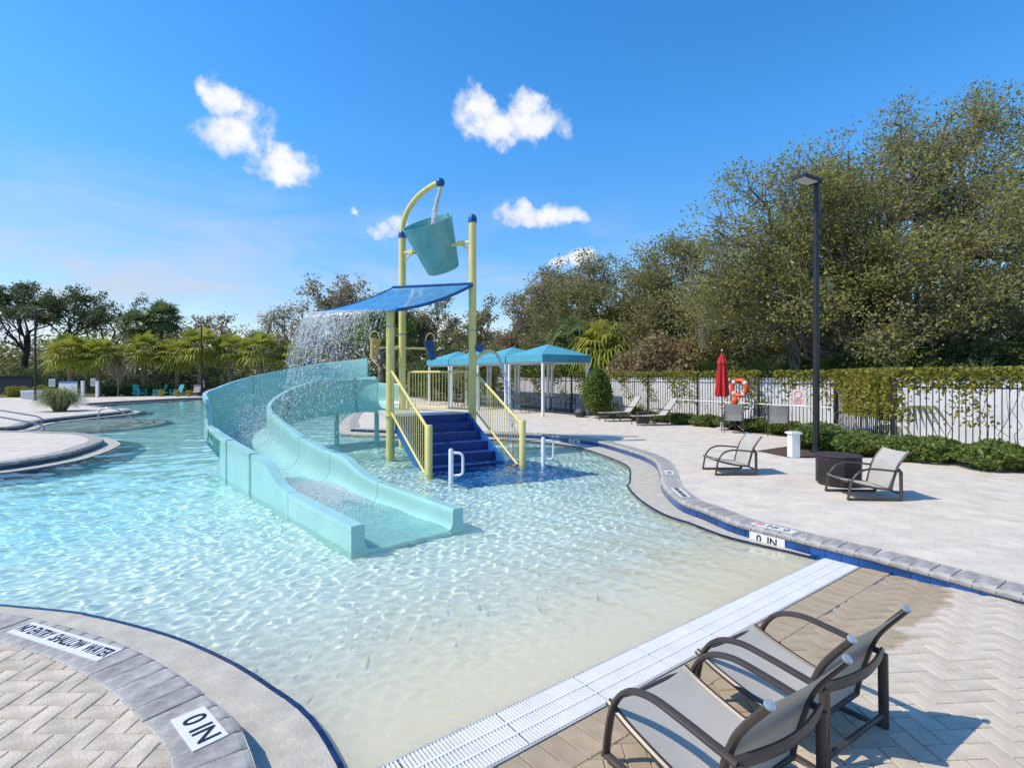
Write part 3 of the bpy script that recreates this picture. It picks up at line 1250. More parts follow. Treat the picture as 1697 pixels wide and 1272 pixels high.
def railing(name, pts, top_off, bot_off, nb, post_end=None):
    """pts: two plan points with base heights; rail from first to second with balusters"""
    (a0, za), (a1, zb) = pts
    rl = tb(MB().tube([(a0.x, a0.y, za + top_off), (a1.x, a1.y, zb + top_off)], .032, 10), name, yellow, smooth=True)
    tb(MB().tube([(a0.x, a0.y, za + bot_off), (a1.x, a1.y, zb + bot_off)], .026, 10), 'bottom_rail', yellow, rl, True)
    h = top_off - bot_off
    f = MB().tube([(0, 0, 0), (0, 0, h)], .0095, 6).build('baluster', yellow)
    f.cycles.is_caustics_receiver = True
    sp_ = []
    for i in range(nb):
        t = (i + .5) / nb
        q = a0.lerp(a1, t)
        sp_.append(((q.x, q.y, za + (zb - za) * t + bot_off), (0, 0, 0)))
    copies(f, sp_, rl)
    return rl


for sg, P in ((-1, P1), (1, P3)):
    s0 = P + DV * .12
    e0 = P + DV * 2.42
    slope = RIS / TRD
    railing('stair_railing', ((s0, PLAT), (e0, PLAT - 2.30 * slope)), 1.08, .08, 20)
    ez = PLAT - 2.30 * slope
    q = P + DV * 2.47
    post = tb(MB().tube([(q.x, q.y, -.5), (q.x, q.y, ez + 1.14), (q.x, q.y, ez + 1.16)], [.075, .075, .06], 14), 'newel_post', yellow, smooth=True)
b0, b1 = Vector((-2.98, 15.1, 0)), Vector((-1.12, 13.86, 0))
rl = railing('back_railing', ((b0, PLAT), (b1, PLAT)), 1.08, .10, 20)
for q in (b0, b1):
    tb(MB().tube([(q.x, q.y, PLAT), (q.x, q.y, PLAT + 1.08)], .032, 10), 'railing_post', yellow, rl)
# little buckets on arms
for (bxx, byy), m, lean in (((-3.86, 14.75), mat('yellow_bucket_paint', (.62, .40, .13), .5, .15, 12), .12), ((-2.42, 15.55), blue, -.25)):
    arm = tb(MB().tube([(P2.x, P2.y, 2.74), (bxx + (.13 if bxx < -3 else -.1), byy, 2.74)], .032, 8), 'bucket_arm', yellow)
    mrot = Matrix.Rotation(lean, 3, 'Y')
    bk = tb(MB().lathe([(.001, -.34), (.085, -.34), (.15, .24), (.155, .25), (.14, .25), (.078, -.32), (.001, -.32)], (bxx, byy, 2.74), 20, mrot), 'small_bucket', m, smooth=True)
    hp = [(bxx + .14 * math.cos(t), byy, 2.96 + .24 * math.sin(t)) for t in np.linspace(0, math.pi, 13)]
    tb(MB().tube(hp, .014, 8, False), 'bucket_handle', yellow, bk, True)
# spout with disc on the right-hand pole
sp_ = [(P3.x, P3.y, 2.30), (P3.x + .22, P3.y + .02, 2.50), (P3.x + .36, P3.y + .03, 2.585), (P3.x + .47, P3.y + .03, 2.60), (P3.x + .56, P3.y + .03, 2.54)]
tb(MB().tube(sp_, .042, 10), 'spout', yellow, smooth=True)
dm = MB().lathe([(.001, -.03), (.10, -.03), (.11, 0), (.10, .03), (.001, .03)], (P3.x + .19, P3.y - .06, 2.66), 20, Matrix.Rotation(R(90), 3, 'X'))
tb(dm, 'disc_handle', blue, smooth=True)
# submerged blue landing pad
c = PC + DV * 3.0 + WV * .25
pad = []
for a_, b_2 in ((-1.25, -1.45), (1.45, -1.45), (1.75, 1.0), (-1.1, .75)):
    q = c + WV * a_ + DV * b_2
    pad.append((q.x, q.y, float(floor_z(np.array(q.x), np.array(q.y))) + .012))
tb(MB().add(pad, [(0, 1, 2, 3)]), 'landing_pad', mat('blue_landing_pad', (.012, .16, .42), .6, .2, 5))

# white grab posts
for (x, y), lab in (((-1.12, 9.64), 'white D-shaped grab post in the water by the left stair newel'), ((.68, 11.46), 'white D-shaped grab post in the water right of the blue stairs')):
    t_ = thing('grab_post', lab, 'grab rail', (x, y, -.42), group='white grab posts in the pool')
    p_ = MB().tube([(0, 0, 0), (0, 0, 1.0), (0, 0, 1.03)], [.045, .045, .03], 14).build('post', white_paint, t_, True)
    h_ = MB().tube([(0, 0, .96), (.16, -.02, .95), (.205, -.02, .92), (.22, -.02, .87), (.22, -.02, .62), (.205, -.02, .57), (.16, -.02, .545), (0, 0, .54)], .026, 10).build('handle', white_paint, t_, True)
    for o in (p_, h_):
        o.cycles.is_caustics_receiver = True

# ------------------------------------------------------------------ water slide
SC, SR = Vector((-4.5, 13.4, 0)), 2.2
slide = thing('water_slide', 'teal curving flume slide that ends in a straight run-out in the shallow pool', 'water slide', (-4.5, 13.4, -.5))
# centre line: angle measured round the circle, then the straight run-out
path_s = []                                 # (pos, heading, outer_top, inner_top, floor)
aT = math.atan2(.51, .86)                   # start: offset of T from the centre is (.86, .51)
aE = aT + R(193)


def keyed(keys, x):
    return float(np.interp(x, [k_[0] for k_ in keys], [k_[1] for k_ in keys]))


OUT = [(0, 1.62), (.18, 1.66), (.30, 1.72), (.305, 2.46), (.45, 2.30), (.62, 1.98), (.80, 1.62), (.93, 1.50), (.985, 1.42), (1.015, .86), (1.2, .76), (1.5, .66), (1.68, .62), (1.80, .60), (1.86, .55), (1.92, .44), (1.99, .33), (2.08, .28), (2.5, .26)]
INN = [(0, 1.72), (.2, 1.90), (.5, 1.80), (.62, 1.62), (.78, 1.34), (.93, 1.14), (1.15, .86), (1.35, .66), (1.6, .53), (1.76, .51), (1.83, .47), (1.89, .37), (1.97, .28), (2.06, .24), (2.5, .22)]
FLO = [(0, .97), (.3, 1.0), (.5, .85), (.8, .50), (1.0, .30), (1.3, .06), (1.6, -.04), (2.5, -.06)]
arcL = SR * R(193)
endp = SC + Vector((math.cos(aE), math.sin(aE), 0)) * SR
RUN = (Vector((-1.2, 6.3, 0)) - endp).length
ts = [i / 70 for i in range(71)] + [1 + (i + 1) / 60 * 1.5 for i in range(60)]
extra = [.301, .306]
ts = sorted(ts + extra)


def slide_frame(t):
    if t <= 1:
        a_ = aT + R(193) * t
        pos = SC + Vector((math.cos(a_), math.sin(a_), 0)) * SR
        out = Vector((math.cos(a_), math.sin(a_), 0))
    else:
        d0 = (Vector((-1.2, 6.3, 0)) - endp).normalized()
        pos = endp + d0 * RUN * (t - 1) / 1.5
        o1 = Vector((math.cos(aE), math.sin(aE), 0))
        o2 = Vector((d0.y, -d0.x, 0))
        if o2.dot(o1) < 0:
            o2 = -o2
        out = o1.lerp(o2, min(1, (t - 1) * 4)).normalized()
    return pos, out


def section(t):
    pos, out = slide_frame(t)
    zo, zi, zf = keyed(OUT, t), keyed(INN, t), keyed(FLO, t)
    hw = .60
    Z = Vector((0, 0, 1))

    def pt(x, z):
        return pos + out * x + Z * z
    rc = min(.34, max(.05, (zi - zf) * .55))
    lean = .03 if t < 1.1 else 0
    inner = []
    inner.append(pt(hw + lean, zo))
    inner.append(pt(hw + lean * .5, (zo + zf + rc) / 2))
    for k_ in range(6):
        a_ = k_ / 5 * math.pi / 2
        inner.append(pt(hw - rc + rc * math.cos(a_), zf + rc - rc * math.sin(a_)))
    for k_ in range(6):
        a_ = math.pi / 2 + k_ / 5 * math.pi / 2
        inner.append(pt(-hw + rc + rc * math.cos(a_), zf + rc - rc * math.sin(a_)))
    inner.append(pt(-hw, (zi + zf + rc) / 2))
    inner.append(pt(-hw, zi))
    th = .05 if t < .9 else min(.16, .05 + (t - .9) * .3)
    lipw = max(.10, th)
    outer = [pt(-hw - .02, zi + .025), pt(-hw - lipw, zi + .02), pt(-hw - lipw - .005, zi - .05)]
    under = zf - .12
    if t > 1.25:
        under = -.5
        outer += [pt(-hw - lipw, (zi - .05)), pt(-hw - lipw, under + .02), pt(-hw - lipw + .02, under)]
        outer += [pt(hw + lipw - .02, under), pt(hw + lipw, under + .02), pt(hw + lipw, zo - .05)]
    else:
        outer += [pt(-hw - .05, zi - .08), pt(-hw - .04, zf + rc * .7), pt(-hw + rc * .6, under + .02)]
        outer += [pt(hw - rc * .6, under + .02), pt(hw + .07 + lean, zf + rc * .7), pt(hw + .05 + lean, zo - .08)]
    outer += [pt(hw + lipw + .005 + lean, zo - .05), pt(hw + lipw + lean, zo + .02), pt(hw + .02 + lean, zo + .025)]
    return inner + outer


def slide_piece(t0, t1, name):
    tt = [t for t in ts if t0 <= t <= t1]
    if not tt or tt[0] > t0:
        tt = [t0] + tt
    if tt[-1] < t1:
        tt.append(t1)
    o = MB().loft([section(t) for t in tt], closed=True, cap=True).build(name, teal, slide, True)
    o.location = -slide.location
    o.cycles.is_caustics_receiver = True
    return o


cuts = [0.17, .302, .66, .998, 1.38, 1.70, 2.08, 2.5]
for i in range(len(cuts) - 1):
    o = slide_piece(cuts[i] + (.0015 if i else 0), cuts[i + 1] - .0015, 'run_out_trough' if i > 4 else 'flume_section')
flange_m = mat('teal_flange', (.24, .50, .46), .3)
bolt = None
for c_ in cuts[1:-2]:
    secs = []
    for dt in (-.006, .006):
        pos, out = slide_frame(c_ + dt)
        se = section(c_ + dt)[16:]
        cen = pos + Vector((0, 0, keyed(FLO, c_) + .35))
        secs.append([q + (q - cen).normalized() * .022 for q in se])
    o = MB().loft(secs).build('joint_flange', flange_m, slide, True)
    o.location = -slide.location
    o.cycles.is_caustics_receiver = True
# ribs of the flume's hull where it leaves the water
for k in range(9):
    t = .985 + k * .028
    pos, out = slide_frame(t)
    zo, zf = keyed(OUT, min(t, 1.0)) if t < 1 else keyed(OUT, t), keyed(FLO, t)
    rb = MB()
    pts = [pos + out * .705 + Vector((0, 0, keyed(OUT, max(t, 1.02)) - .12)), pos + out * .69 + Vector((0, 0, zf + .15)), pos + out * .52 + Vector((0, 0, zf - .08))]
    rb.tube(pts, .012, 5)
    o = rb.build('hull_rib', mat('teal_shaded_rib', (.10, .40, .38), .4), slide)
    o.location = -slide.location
# legs carrying the raised flume
for t in (.24, .40, .58, .82):
    pos, out = slide_frame(t)
    o = MB().tube([(pos.x, pos.y, -1.0), (pos.x, pos.y, keyed(FLO, t) - .1)], .07, 12).build('support_post', teal, slide, True)
    o.location = -slide.location
    o.cycles.is_caustics_receiver = True

# ------------------------------------------------------------------ furniture builders
def sling_strip(pts, w, th=.006):
    """fabric stretched between side rails: profile pts (x,z) swept across y, slightly sagging"""
    b = MB()
    ny = 8
    secs = []
    for j in range(ny + 1):
        y = -w / 2 + w * j / ny
        sag = .012 * (1 - (2 * j / ny - 1) ** 2)
        secs.append([(x, y, z - sag) for x, z in pts] + [(x, y, z - sag - th) for x, z in reversed(pts)])
    return b.loft(secs, closed=True, cap=True)


def curve2(pts, step=.03):
    return [(q.x, q.y) for q in catmull(pts, step)]


def sand_chair(label, loc, rz, group):
    t = thing('sand_chair', label, 'chair', loc, rz, group)
    seat = curve2([(.37, .285), (.22, .235), (-.02, .185), (-.24, .165)])
    back = curve2([(-.235, .17), (-.27, .32), (-.34, .52), (-.47, .70)])
    sling_strip(seat, .56).build('seat', sling, t, True)
    sling_strip(back, .56).build('backrest', sling, t, True)
    for sy in (-1, 1):
        y = sy * .30
        armp = [(x, y, z) for x, z in curve2([(.37, .02), (.35, .16), (.31, .30), (.22, .405), (.08, .45), (-.08, .445), (-.24, .43), (-.36, .42)])]
        MB().tube(armp, .021, 8, flat=(1.15, .72)).build('arm', bronze, t, True)
        MB().tube([(.385, y, .018), (-.37, y, .018)], .021, 8, flat=(1.1, .8)).build('runner', bronze, t, True)
        MB().tube([(-.36, y, .42), (-.365, y, .02)], .022, 8, flat=(.8, 1.15)).build('leg', bronze, t, True)
        rail = [(x, sy * .285, z - .008) for x, z in seat + back[1:]]
        rl_ = MB().tube(rail, .019, 8, flat=(1, .9)).build('side_rail', bronze, t, True)
        MB().lathe([(.001, 0), (.021, 0), (.021, .012), (.001, .014)], (rail[-1][0], rail[-1][1], rail[-1][2] + .004), 12, Matrix.Rotation(R(-35), 3, 'Y')).build('end_cap', mat('grey_cap', (.30, .36, .42), .4), rl_)
    MB().tube([(-.24, -.28, .15), (-.24, .28, .15)], .014, 8).build('cross_bar', bronze, t, True)
    MB().tube([(.36, -.28, .262), (.36, .28, .262)], .014, 8).build('cross_bar', bronze, t, True)
    MB().tube([(-.365, -.30, .10), (-.365, .30, .10)], .014, 8).build('cross_bar', bronze, t, True)
    bow = [(-.355 - .045 * math.sin(math.pi * (k / 10)), -.30 + .6 * k / 10, .425) for k in range(11)]
    MB().tube(bow, .02, 8, flat=(.7, 1.4)).build('back_bow', bronze, t, True)
    return t


f_ang = math.atan2(.84, -.54)
z0 = surf_z(1.53, 2.94)
c1 = sand_chair('low beige sling chair on the ramp, farther from the drain end, beside its twin', (1.53, 2.94, z0), f_ang, 'sand chairs on the ramp')
c1['label'] = 'low beige sling chair on the ramp, the one standing nearer the raised coping'
dup(c1, (.92, 2.46, surf_z(.92, 2.46)), f_ang, 'low beige sling chair on the ramp, the one standing farther from the raised coping', 'sand chairs on the ramp')
dup(c1, (5.25, 7.87, DECK), math.pi - .06, 'low beige sling chair in front of the brown wicker drum table', 'sand chairs on the deck')
dup(c1, (4.05, 9.8, DECK), math.pi + .02, 'low beige sling chair alone on the deck near the pool coping', 'sand chairs on the deck')


def weave(mname):
    return wicker


t_ = thing('drum_table', 'dark brown wicker drum side table beside a low sling chair', 'side table', (5.42, 8.72, DECK))
MB().lathe([(.001, .0), (.30, .0), (.325, .03), (.315, .24), (.33, .45), (.335, .47), (.001, .475)], n=10).build('woven_body', wicker, t_)
wb = MB()
for k in range(15):
    z = .03 + k * .03
    wb.lathe([(.318, z), (.338, z + .008), (.338, z + .016), (.318, z + .024)], n=10)
wb.build('woven_band', wicker, t_)
MB().lathe([(.30, .474), (.345, .474), (.35, .485), (.345, .496), (.001, .498)], n=10).build('table_top', wicker, t_)

# dining chair with sling and arms


def dining_chair(label, loc, rz, group):
    t = thing('patio_chair', label, 'chair', loc, rz, group)
    seat = curve2([(.26, .44), (.0, .42), (-.22, .41)])
    back = curve2([(-.21, .43), (-.25, .62), (-.31, .80), (-.36, .92)])
    sling_strip(seat, .50).build('seat', sling, t, True)
    sling_strip(back, .50).build('backrest', sling, t, True)
    for sy in (-1, 1):
        y = sy * .265
        MB().tube([(x, y, z) for x, z in seat + back[1:]], .015, 6).build('side_rail', bronze, t, True)
        MB().tube([(x, sy * .285, z) for x, z in curve2([(.27, 0), (.26, .3), (.24, .52), (.16, .62), (.0, .65), (-.26, .66)])], .014, 6).build('front_leg', bronze, t, True)
        MB().tube([(-.30, sy * .28, 0), (-.25, sy * .28, .40), (-.27, sy * .28, .66)], .014, 6).build('rear_leg', bronze, t, True)
    MB().tube([(.24, -.27, .42), (.24, .27, .42)], .012, 6).build('cross_bar', bronze, t)
    return t


dc = dining_chair('patio chair with its back to the pool at the umbrella table', (6.95, 16.55, DECK), R(75), 'chairs round the umbrella table')
dup(dc, (7.95, 15.75, DECK), R(70), 'patio chair at the umbrella table, the one nearest the white bollard', 'chairs round the umbrella table')
dup(dc, (8.35, 17.6, DECK), R(235), 'patio chair at the umbrella table facing the pool, under the life ring', 'chairs round the umbrella table')
table_m = mat('table_top_grey', (.20, .17, .15), .4, .15, 6)


def round_table(label, loc, group):
    t = thing('patio_table', label, 'table', loc, 0, group)
    MB().lathe([(.001, .70), (.44, .70), (.46, .715), (.46, .73), (.44, .74), (.001, .74)], n=28).build('table_top', table_m, t, True)
    MB().tube([(0, 0, .05), (0, 0, .7)], .03, 10).build('pedestal', bronze, t, True)
    for k in range(4):
        a_ = k * math.pi / 2 + .4
        MB().tube([(0, 0, .25), (.18 * math.cos(a_), .18 * math.sin(a_), .12), (.36 * math.cos(a_), .36 * math.sin(a_), .012)], .02, 8).build('foot', bronze, t, True)
    return t


tb1 = round_table('round grey patio table with the closed red umbrella standing in it', (7.35, 17.3, DECK), 'patio tables')
um = thing('umbrella', 'closed red patio umbrella standing in the round table', 'umbrella', (7.0, 17.5, DECK))
MB().tube([(0, 0, 0), (0, 0, 2.62)], .022, 10).build('pole', bronze, um, True)
prof = [(1.10, .17), (1.16, .21), (1.45, .185), (1.9, .15), (2.2, .12), (2.27, .115)]
secs = []
for z, r in prof:
    secs.append([((r * (1 + .22 * math.cos(8 * a_))) * math.cos(a_), (r * (1 + .22 * math.cos(8 * a_))) * math.sin(a_), z + (.03 * math.cos(8 * a_) if z < 1.12 else 0)) for a_ in np.linspace(0, 2 * math.pi, 49)[:-1]])
MB().loft(secs, closed=True).build('canopy', red_cloth, um, True)
secs = []
for z, r in [(2.20, .155), (2.28, .14), (2.44, .07), (2.54, .025)]:
    secs.append([((r * (1 + .15 * math.cos(8 * a_ + .4))) * math.cos(a_), (r * (1 + .15 * math.cos(8 * a_ + .4))) * math.sin(a_), z) for a_ in np.linspace(0, 2 * math.pi, 49)[:-1]])
MB().loft(secs, closed=True).build('top_vent', red_cloth, um, True)
MB().ball((0, 0, 2.64), .03, 10).build('finial', white_paint, um, True)
MB().lathe([(.001, 0), (.22, 0), (.22, .05), (.05, .09), (.04, .25), (.001, .25)], n=20).build('base', mat('umbrella_base', (.5, .48, .45), .7), um, True)

# chaise lounges


def chaise(label, loc, rz, group):
    t = thing('chaise_lounge', label, 'lounge chair', loc, rz, group)
    seat = curve2([(1.0, .34), (.6, .33), (.2, .345), (-.15, .36)])
    back = curve2([(-.15, .365), (-.35, .60), (-.5, .82), (-.6, .98)])
    sling_strip(seat, .6).build('seat', sling, t, True)
    sling_strip(back, .6).build('backrest', sling, t, True)
    for sy in (-1, 1):
        y = sy * .315
        MB().tube([(x, y, z) for x, z in seat], .02, 8).build('side_rail', bronze, t, True)
        MB().tube([(x, y, z) for x, z in back], .018, 8).build('back_rail', bronze, t, True)
        for x in (.85, .25):
            MB().tube([(x, y, .33), (x + .05, y, 0)], .018, 8).build('leg', bronze, t, True)
        MB().tube([(-.15, y, .34), (-.5, y, 0)], .018, 8).build('leg', bronze, t, True)
        MB().tube([(x, sy * .34, z) for x, z in curve2([(.28, .0), (.26, .34), (.18, .52), (.02, .57), (-.2, .56), (-.33, .56)])], .016, 8).build('arm', bronze, t, True)
    return t


ch = chaise('beige chaise lounge with its back raised, the one beside the rounded evergreen', (4.45, 20.9, DECK), math.pi + .18, 'chaise lounges by the fence')
dup(ch, (5.35, 19.2, DECK), math.pi + .12, 'beige chaise lounge with its back raised, the one nearer the umbrella table', 'chaise lounges by the fence')
t_ = thing('side_table', 'small dark wicker cube table between two chaise lounges', 'side table', (4.95, 19.9, DECK))
MB().box((0, 0, .2), (.42, .42, .40)).build('woven_body', wicker, t_)
MB().box((0, 0, .412), (.46, .46, .024)).build('table_top', wicker, t_)

# white bollard
t_ = thing('bollard', 'short white square bollard with a flat cap at the mulch bed', 'bollard', (6.22, 11.6, DECK))
MB().box((0, 0, .26), (.18, .18, .52), .1).build('post', white_paint, t_)
MB().box((0, 0, .535), (.25, .25, .035), .1).build('cap', white_paint, t_)
MB().box((0, 0, .557), (.21, .21, .012), .1).build('cap_top', white_paint, t_)

# lamp posts


def lamp(label, loc, H, head_dir, group='black lamp posts round the pool'):
    t = thing('lamp_post', label, 'lamp post', loc, 0, group)
    MB().tube([(0, 0, 0), (0, 0, H)], [.075, .062], 16).build('pole', black_metal, t, True)
    MB().lathe([(.14, 0), (.14, .04), (.09, .06), (.08, .12)], n=16).build('base_plate', black_metal, t)
    d = Vector(head_dir).normalized()
    a_ = math.atan2(d.y, d.x)
    hd = MB().box((d.x * .32, d.y * .32, H + .05), (.62, .36, .07), rot=Matrix.Rotation(a_, 3, 'Z') @ Matrix.Rotation(R(-4), 3, 'Y')).build('lamp_head', black_metal, t)
    MB().box((d.x * .36, d.y * .36, H + .012), (.48, .28, .012), rot=Matrix.Rotation(a_, 3, 'Z') @ Matrix.Rotation(R(-4), 3, 'Y')).build('lens', mat('lamp_lens', (.6, .6, .58), .3), hd)
    MB().box((d.x * .04, d.y * .04, H + .04), (.16, .14, .1), a_).build('arm', black_metal, t)
    return t


lamp('tall black lamp post in the mulch bed beside the white bollard', (7.2, 12.43, .13), 6.35, (-.9, -.42, 0))
lamp('tall black lamp post on the far deck beside the ornamental grass', (-34.5, 38.0, DECK), 6.6, (1, -.1, 0))
lamp('tall black lamp post behind the teal chairs', (-27.2, 46, DECK), 6.1, (-.8, -.5, 0))

# ------------------------------------------------------------------ fence, wall, ring, sign
FD = Vector((.564, -.826, 0)).normalized()
FN = Vector((.826, .564, 0)).normalized()
F0 = Vector((4.57, 23.3, 0))
FH = 1.80


def fence(label, a0, a1, spacing=.115, post_every=2.44):
    L = (a1 - a0).length
    d = (a1 - a0).normalized()
    rz = math.atan2(d.y, d.x)
    t = thing('picket_fence', label, 'fence', (a0.x, a0.y, .11), rz, 'black metal picket fence runs')
    for z in (.18, FH - .22, FH - .03):
        MB().box((L / 2, 0, z), (L, .028, .034)).build('rail', black_metal, t)
    f = MB().box((0, 0, FH / 2 + .03), (.017, .017, FH - .02)).build('picket', black_metal, t)
    copies(f, [((spacing * (i + .5), 0, 0), (0, 0, 0)) for i in range(int(L / spacing))], t)
    f = MB().box((0, 0, FH / 2 + .04), (.062, .062, FH + .08)).build('post', black_metal, t)
    npost = max(1, round(L / post_every))
    copies(f, [((L * i / npost, 0, 0), (0, 0, 0)) for i in range(npost + 1)], t)
    return t


FB, FC = Vector((9.73, 15.75, 0)), Vector((8.9, 12.25, 0))
FE = FC + FD * 6.0
fence('black picket fence run behind the cabanas and chaise lounges', F0 - FD * 15, FB - FD * .04)
fence('short vine-covered black picket fence run that steps forward behind the lamp post', FB + Vector((-.02, -.06, 0)), FC + Vector((.01, .05, 0)))
fence('black picket fence run behind the clipped hedge on the right', FC, FE)
wl0, wl1 = F0 - FD * 17 + FN * 1.5, F0 + FD * 26 + FN * 1.5
wlen = (wl1 - wl0).length
wt = thing('boundary_wall', 'long white painted boundary wall standing behind the black fence', 'wall', (wl0.x, wl0.y, .11), math.atan2(FD.y, FD.x))
MB().box((wlen / 2, 0, .86), (wlen, .18, 1.72)).build('wall_panel', wall_m, wt)
MB().box((wlen / 2, 0, 1.75), (wlen, .24, .06)).build('wall_cap', wall_m, wt)
f = MB().box((0, 0, .88), (.34, .30, 1.80)).build('pier', wall_m, wt)
copies(f, [((2 + 4.9 * i, 0, 0), (0, 0, 0)) for i in range(9)], wt)

# life ring hanging on the fence, rescue pole, pink notice
fr = math.atan2(FD.y, FD.x)


def fpos(tpar, off=-.06):
    q = F0 + FD * tpar + FN * off
    return q


q = fpos(6.05, -.10)
t_ = thing('life_ring', 'orange life ring with white bands hanging on the black fence', 'life ring', (q.x, q.y, 1.52), fr)
ring = MB()
ring.tube([(.27 * math.cos(a_), 0, .27 * math.sin(a_)) for a_ in np.linspace(0, 2 * math.pi, 41)], .075, 10, False)
ring.build('ring', orange, t_, True)
for k in range(4):
    a0 = k * math.pi / 2 + .7
    MB().tube([(.27 * math.cos(a_), 0, .27 * math.sin(a_)) for a_ in np.linspace(a0 - .14, a0 + .14, 6)], .08, 10, False).build('band', white_paint, t_, True)
q = fpos(5.9, -.12)
t_ = thing('throw_bag', 'orange throw-rope bag hanging below the life ring', 'rope bag', (q.x, q.y, 1.05), fr)
MB().lathe([(.001, -.14), (.08, -.12), (.12, -.02), (.11, .08), (.05, .14), (.001, .15)], n=14).build('bag', orange, t_, True)
MB().tube([(0, 0, .13), (.05, 0, .22), (.02, 0, .30)], .012, 6).build('cord', orange, t_)
q = fpos(8.05, -.07)
t_ = thing('safety_notice', 'small pale notice with red print fixed to the fence', 'sign', (q.x, q.y, 1.25), fr)
MB().box((0, 0, 0), (.36, .012, .50)).build('board', mat('pale_pink_board', (.72, .60, .60), .5), t_)
pr = MB()
pr.tube([(.11 * math.cos(a_), -.009, .10 + .11 * math.sin(a_)) for a_ in np.linspace(0, 2 * math.pi, 25)], .012, 6, False)
pr.build('symbol', redink_m, t_)
pr = MB()
for k in range(4):
    pr.box((0, -.008, -.06 - .045 * k), (.27 - .04 * (k % 2), .004, .018))
pr.build('print_lines', redink_m, t_)['kind'] = 'stuff'
q0, q1 = fpos(2.9, -.10), fpos(9.1, -.10)
tag(MB().tube([(q0.x, q0.y, 1.02), (q1.x, q1.y, .98)], .02, 8).build('rescue_pole', white_paint), 'long thin white rescue pole hung level along the black fence', 'pole')

# ------------------------------------------------------------------ cabanas
E1, E2 = Vector((-.564, .826, 0)).normalized(), Vector((.826, .564, 0)).normalized()


def cabana(label, corner, first):
    t = thing('cabana', label, 'cabana', (corner.x, corner.y, DECK), math.atan2(E1.y, E1.x), 'teal cabanas in a row')
    # local x along E1 (into the row), local y = to the left of E1 (towards the pool is +y ... fence is -y)
    S = 2.75
    for x in (.06, S - .06):
        for y in (-.06, -S + .06):
            MB().box((x, y, 1.2), (.10, .10, 2.4)).build('post', white_paint, t)
    for a_, b_2 in (((0, -.06), (S, -.06)), ((0, -S + .06), (S, -S + .06)), ((.06, 0), (.06, -S)), ((S - .06, 0), (S - .06, -S))):
        MB().box(((a_[0] + b_2[0]) / 2, (a_[1] + b_2[1]) / 2, 2.38), (abs(a_[0] - b_2[0]) or .06, abs(a_[1] - b_2[1]) or .06, .05)).build('beam', white_paint, t)
    o = .06
    r0 = [(-o, o), (S + o, o), (S + o, -S - o), (-o, -S - o)]
    cn = MB()
    vs = [(x, y, 2.42) for x, y in r0] + [(x, y, 2.74) for x, y in r0] + [(S / 2, -S / 2, 3.28)]
    cn.add(vs, [(i, (i + 1) % 4, 4 + (i + 1) % 4, 4 + i) for i in range(4)] + [(4 + i, 4 + (i + 1) % 4, 8) for i in range(4)])
    cn.build('canopy', fabric_teal, t)
    return t


corner0 = Vector((1.34, 23.0, 0))
labs = ['teal canopy cabana at the near end of the row beside the rounded evergreen', 'teal canopy cabana second in the row from the rounded evergreen', 'teal canopy cabana third in the row from the rounded evergreen', 'teal canopy cabana at the far end of the row behind the tower']
for i in range(4):
    cabana(labs[i], corner0 + E1 * 2.95 * i, i == 0)
dup(dc, (.45, 25.6, DECK), R(-40), 'patio chair with pale back under the near cabana canopy, beside the white post', 'chairs under the cabanas')
dup(dc, (1.05, 26.3, DECK), R(-20), 'patio chair in shade under the near cabana, second from the pool', 'chairs under the cabanas')
dup(dc, (2.75, 25.9, DECK), R(200), 'patio chair in shade under the near cabana next to the fence', 'chairs under the cabanas')
round_table('round grey patio table in shade under the near cabana', (1.95, 26.0, DECK), 'patio tables')
dup(dc, (-1.35, 28.6, DECK), R(-30), 'patio chair under the second cabana, pale back towards the pool', 'chairs under the cabanas')
dup(dc, (-.4, 29.4, DECK), R(160), 'patio chair under the second cabana next to the fence', 'chairs under the cabanas')
dup(dc, (-3.3, 31.3, DECK), R(-30), 'patio chair under the third cabana, seen through the tower railing', 'chairs under the cabanas')
dup(dc, (-4.6, 33.5, DECK), R(-30), 'patio chair under the far-end cabana, seen through the tower railing', 'chairs under the cabanas')
t_ = thing('garden_speaker', 'round dark boulder-shaped speaker on the mulch by the evergreen', 'speaker', (2.98, 22.9, DECK))
MB().lathe([(.001, 0), (.19, .0), (.26, .09), (.27, .2), (.2, .32), (.1, .38), (.001, .39)], n=18).build('shell', mat('dark_speaker', (.07, .075, .085), .6), t_, True)
MB().lathe([(.272, .12), (.282, .15), (.272, .18)], n=18).build('grille_band', black_metal, t_, True)

# ------------------------------------------------------------------ vegetation builders
def leaf_quads(C, size, rng, flat=0.0, aspect=.55):
    """one small diamond leaf at every row of C; returns V, F"""
    n_ = len(C)
    u = rng.normal(size=(n_, 3))
    u[:, 2] *= (1 - flat)
    u /= np.linalg.norm(u, axis=1, keepdims=True) + 1e-9
    w = rng.normal(size=(n_, 3))
    v = np.cross(u, w)
    v /= np.linalg.norm(v, axis=1, keepdims=True) + 1e-9
    s = size * rng.uniform(.6, 1.35, (n_, 1))
    V = np.stack([C + u * s, C + v * s * aspect, C - u * s, C - v * s * aspect], 1).reshape(-1, 3)
    F = np.arange(n_ * 4).reshape(-1, 4)
    return V, F


def ball_pts(n_, rng, shell=.5):
    d = rng.normal(size=(n_, 3))
    d /= np.linalg.norm(d, axis=1, keepdims=True)
    r = rng.uniform(0, 1, (n_, 1)) ** (1 / 3)
    return d * (shell * np.sqrt(r) + (1 - shell) * r)


